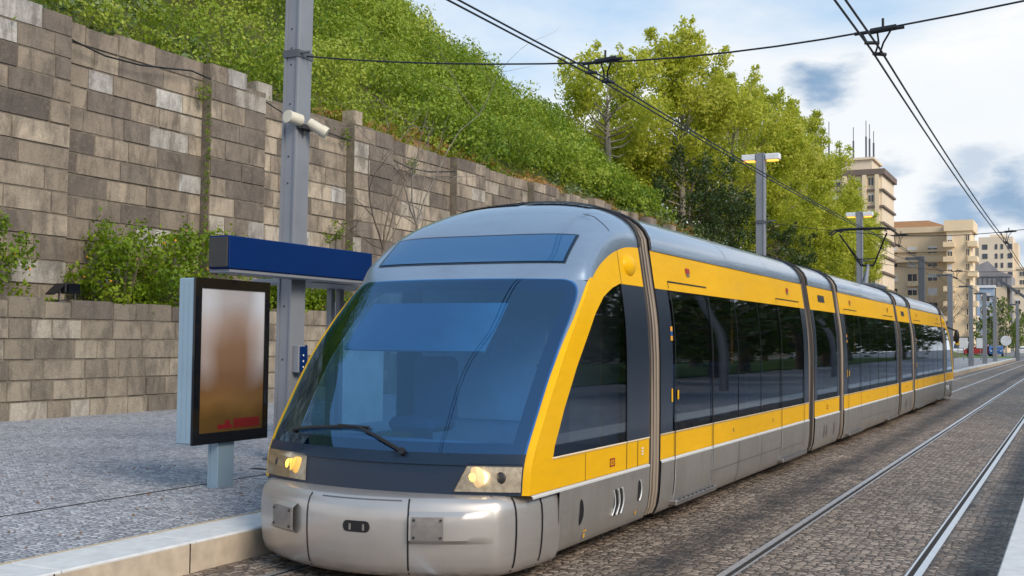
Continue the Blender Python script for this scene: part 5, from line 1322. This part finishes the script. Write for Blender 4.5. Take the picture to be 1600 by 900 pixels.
sd=Vector((math.sin(RAD(SUN_AZ))*math.cos(RAD(SUN_EL)),math.cos(RAD(SUN_AZ))*math.cos(RAD(SUN_EL)),math.sin(RAD(SUN_EL))))
sl=bpy.data.lights.new('sun','SUN'); sl.energy=SUN_E; sl.angle=RAD(26); sl.color=(1,.87,.70)
so=bpy.data.objects.new('sun',sl); C.objects.link(so); so.rotation_euler=sd.to_track_quat('Z','Y').to_euler()
w=bpy.data.worlds.new('World'); bpy.context.scene.world=w; w.use_nodes=True; nt=w.node_tree; nt.nodes.clear()
out=N(nt,'ShaderNodeOutputWorld'); bg=N(nt,'ShaderNodeBackground'); bg.inputs['Strength'].default_value=.12
sky=N(nt,'ShaderNodeTexSky',sky_type='NISHITA',sun_disc=False,sun_elevation=RAD(SUN_EL),sun_rotation=RAD(SUN_AZ))
tc=N(nt,'ShaderNodeTexCoord').outputs['Generated']
mp=N(nt,'ShaderNodeMapping'); mp.inputs['Scale'].default_value=(1,1,2.6); L(nt,tc,mp.inputs[0])
sp=N(nt,'ShaderNodeSeparateXYZ'); L(nt,tc,sp.inputs[0])
# white cloud deck: solid near the horizon, broken higher up
n1=N(nt,'ShaderNodeTexNoise',i={'Scale':2.6,'Detail':7,'Roughness':.55,'Distortion':.3}); L(nt,mp.outputs[0],n1.inputs['Vector'])
el=N(nt,'ShaderNodeMapRange',i={1:.13,2:.40,3:.42,4:-.15}); L(nt,sp.outputs[2],el.inputs[0])
ad=N(nt,'ShaderNodeMath',operation='ADD'); L(nt,n1.outputs['Fac'],ad.inputs[0]); L(nt,el.outputs[0],ad.inputs[1])
cov=ramp(nt,ad.outputs[0],[(.50,0.),(.74,1.)])
K=1/.12
n2=N(nt,'ShaderNodeTexNoise',i={'Scale':5,'Detail':6}); L(nt,mp.outputs[0],n2.inputs['Vector'])
white=ramp(nt,n2.outputs['Fac'],[(.3,(.66*K,.70*K,.74*K)),(.7,(.745*K,.75*K,.75*K))])
skyb=mixc(nt,.55,sky.outputs[0],(.43*K,.61*K,.80*K))
col=mixc(nt,cov,skyb,white)
# dark blue-grey scud clouds low over the street
n3=N(nt,'ShaderNodeTexNoise',i={'Scale':9,'Detail':7,'Roughness':.6}); L(nt,mp.outputs[0],n3.inputs['Vector'])
wob=N(nt,'ShaderNodeVectorMath',operation='MULTIPLY_ADD'); wob.inputs[1].default_value=(.11,.11,.08); L(nt,n3.outputs['Color'],wob.inputs[0]); L(nt,tc,wob.inputs[2])
def dirpx(x,y):
    d=fw+rr*(x-800)/f-uu*(y-450)/f; return d.normalized()
blobs=[((-.187,.957,.221),.034,.019,.95),((-.088,.990,.113),.035,.022,.95),((-.043,.99,.120),.035,.026,.95),((-.075,.985,.145),.03,.02,.5),((-.030,.99,.075),.03,.02,.6),((-.135,.98,.15),.022,.013,.55),((.10,.98,.16),.09,.05,.8),((.35,.9,.22),.14,.06,.8)]
mask=None
for d,wx,wz,a in blobs:
    dv=Vector(d).normalized()
    s_=N(nt,'ShaderNodeVectorMath',operation='SUBTRACT'); L(nt,wob.outputs[0],s_.inputs[0]); s_.inputs[1].default_value=(dv.x+.055,dv.y+.055,dv.z+.04)
    m_=N(nt,'ShaderNodeVectorMath',operation='MULTIPLY'); L(nt,s_.outputs[0],m_.inputs[0]); m_.inputs[1].default_value=(1/wx,1/wx,1/wz)
    l_=N(nt,'ShaderNodeVectorMath',operation='LENGTH'); L(nt,m_.outputs[0],l_.inputs[0])
    q=N(nt,'ShaderNodeMapRange',interpolation_type='SMOOTHSTEP',i={1:.22,2:1.3,3:a,4:0}); L(nt,l_.outputs['Value'],q.inputs[0])
    if mask is None: mask=q.outputs[0]
    else:
        x_=N(nt,'ShaderNodeMath',operation='MAXIMUM'); L(nt,mask,x_.inputs[0]); L(nt,q.outputs[0],x_.inputs[1]); mask=x_.outputs[0]
dk=ramp(nt,n2.outputs['Fac'],[(.3,(.16*K,.27*K,.42*K)),(.7,(.30*K,.42*K,.57*K))])
col=mixc(nt,mask,col,dk)
L(nt,col,bg.inputs['Color']); L(nt,bg.outputs[0],out.inputs[0])
sc=bpy.context.scene
sc.view_settings.view_transform='Standard'; sc.view_settings.look='None'; sc.view_settings.exposure=EXPO; sc.view_settings.gamma=1
sc.view_settings.use_curve_mapping=False
sc.render.engine='CYCLES'; sc.cycles.use_denoising=True
try: sc.cycles.denoiser='OPENIMAGEDENOISE'
except Exception: pass
sc.cycles.max_bounces=7; sc.cycles.diffuse_bounces=3; sc.cycles.glossy_bounces=4; sc.cycles.transmission_bounces=4; sc.cycles.transparent_max_bounces=8
sc.cycles.caustics_reflective=False; sc.cycles.caustics_refractive=False; sc.cycles.sample_clamp_indirect=6
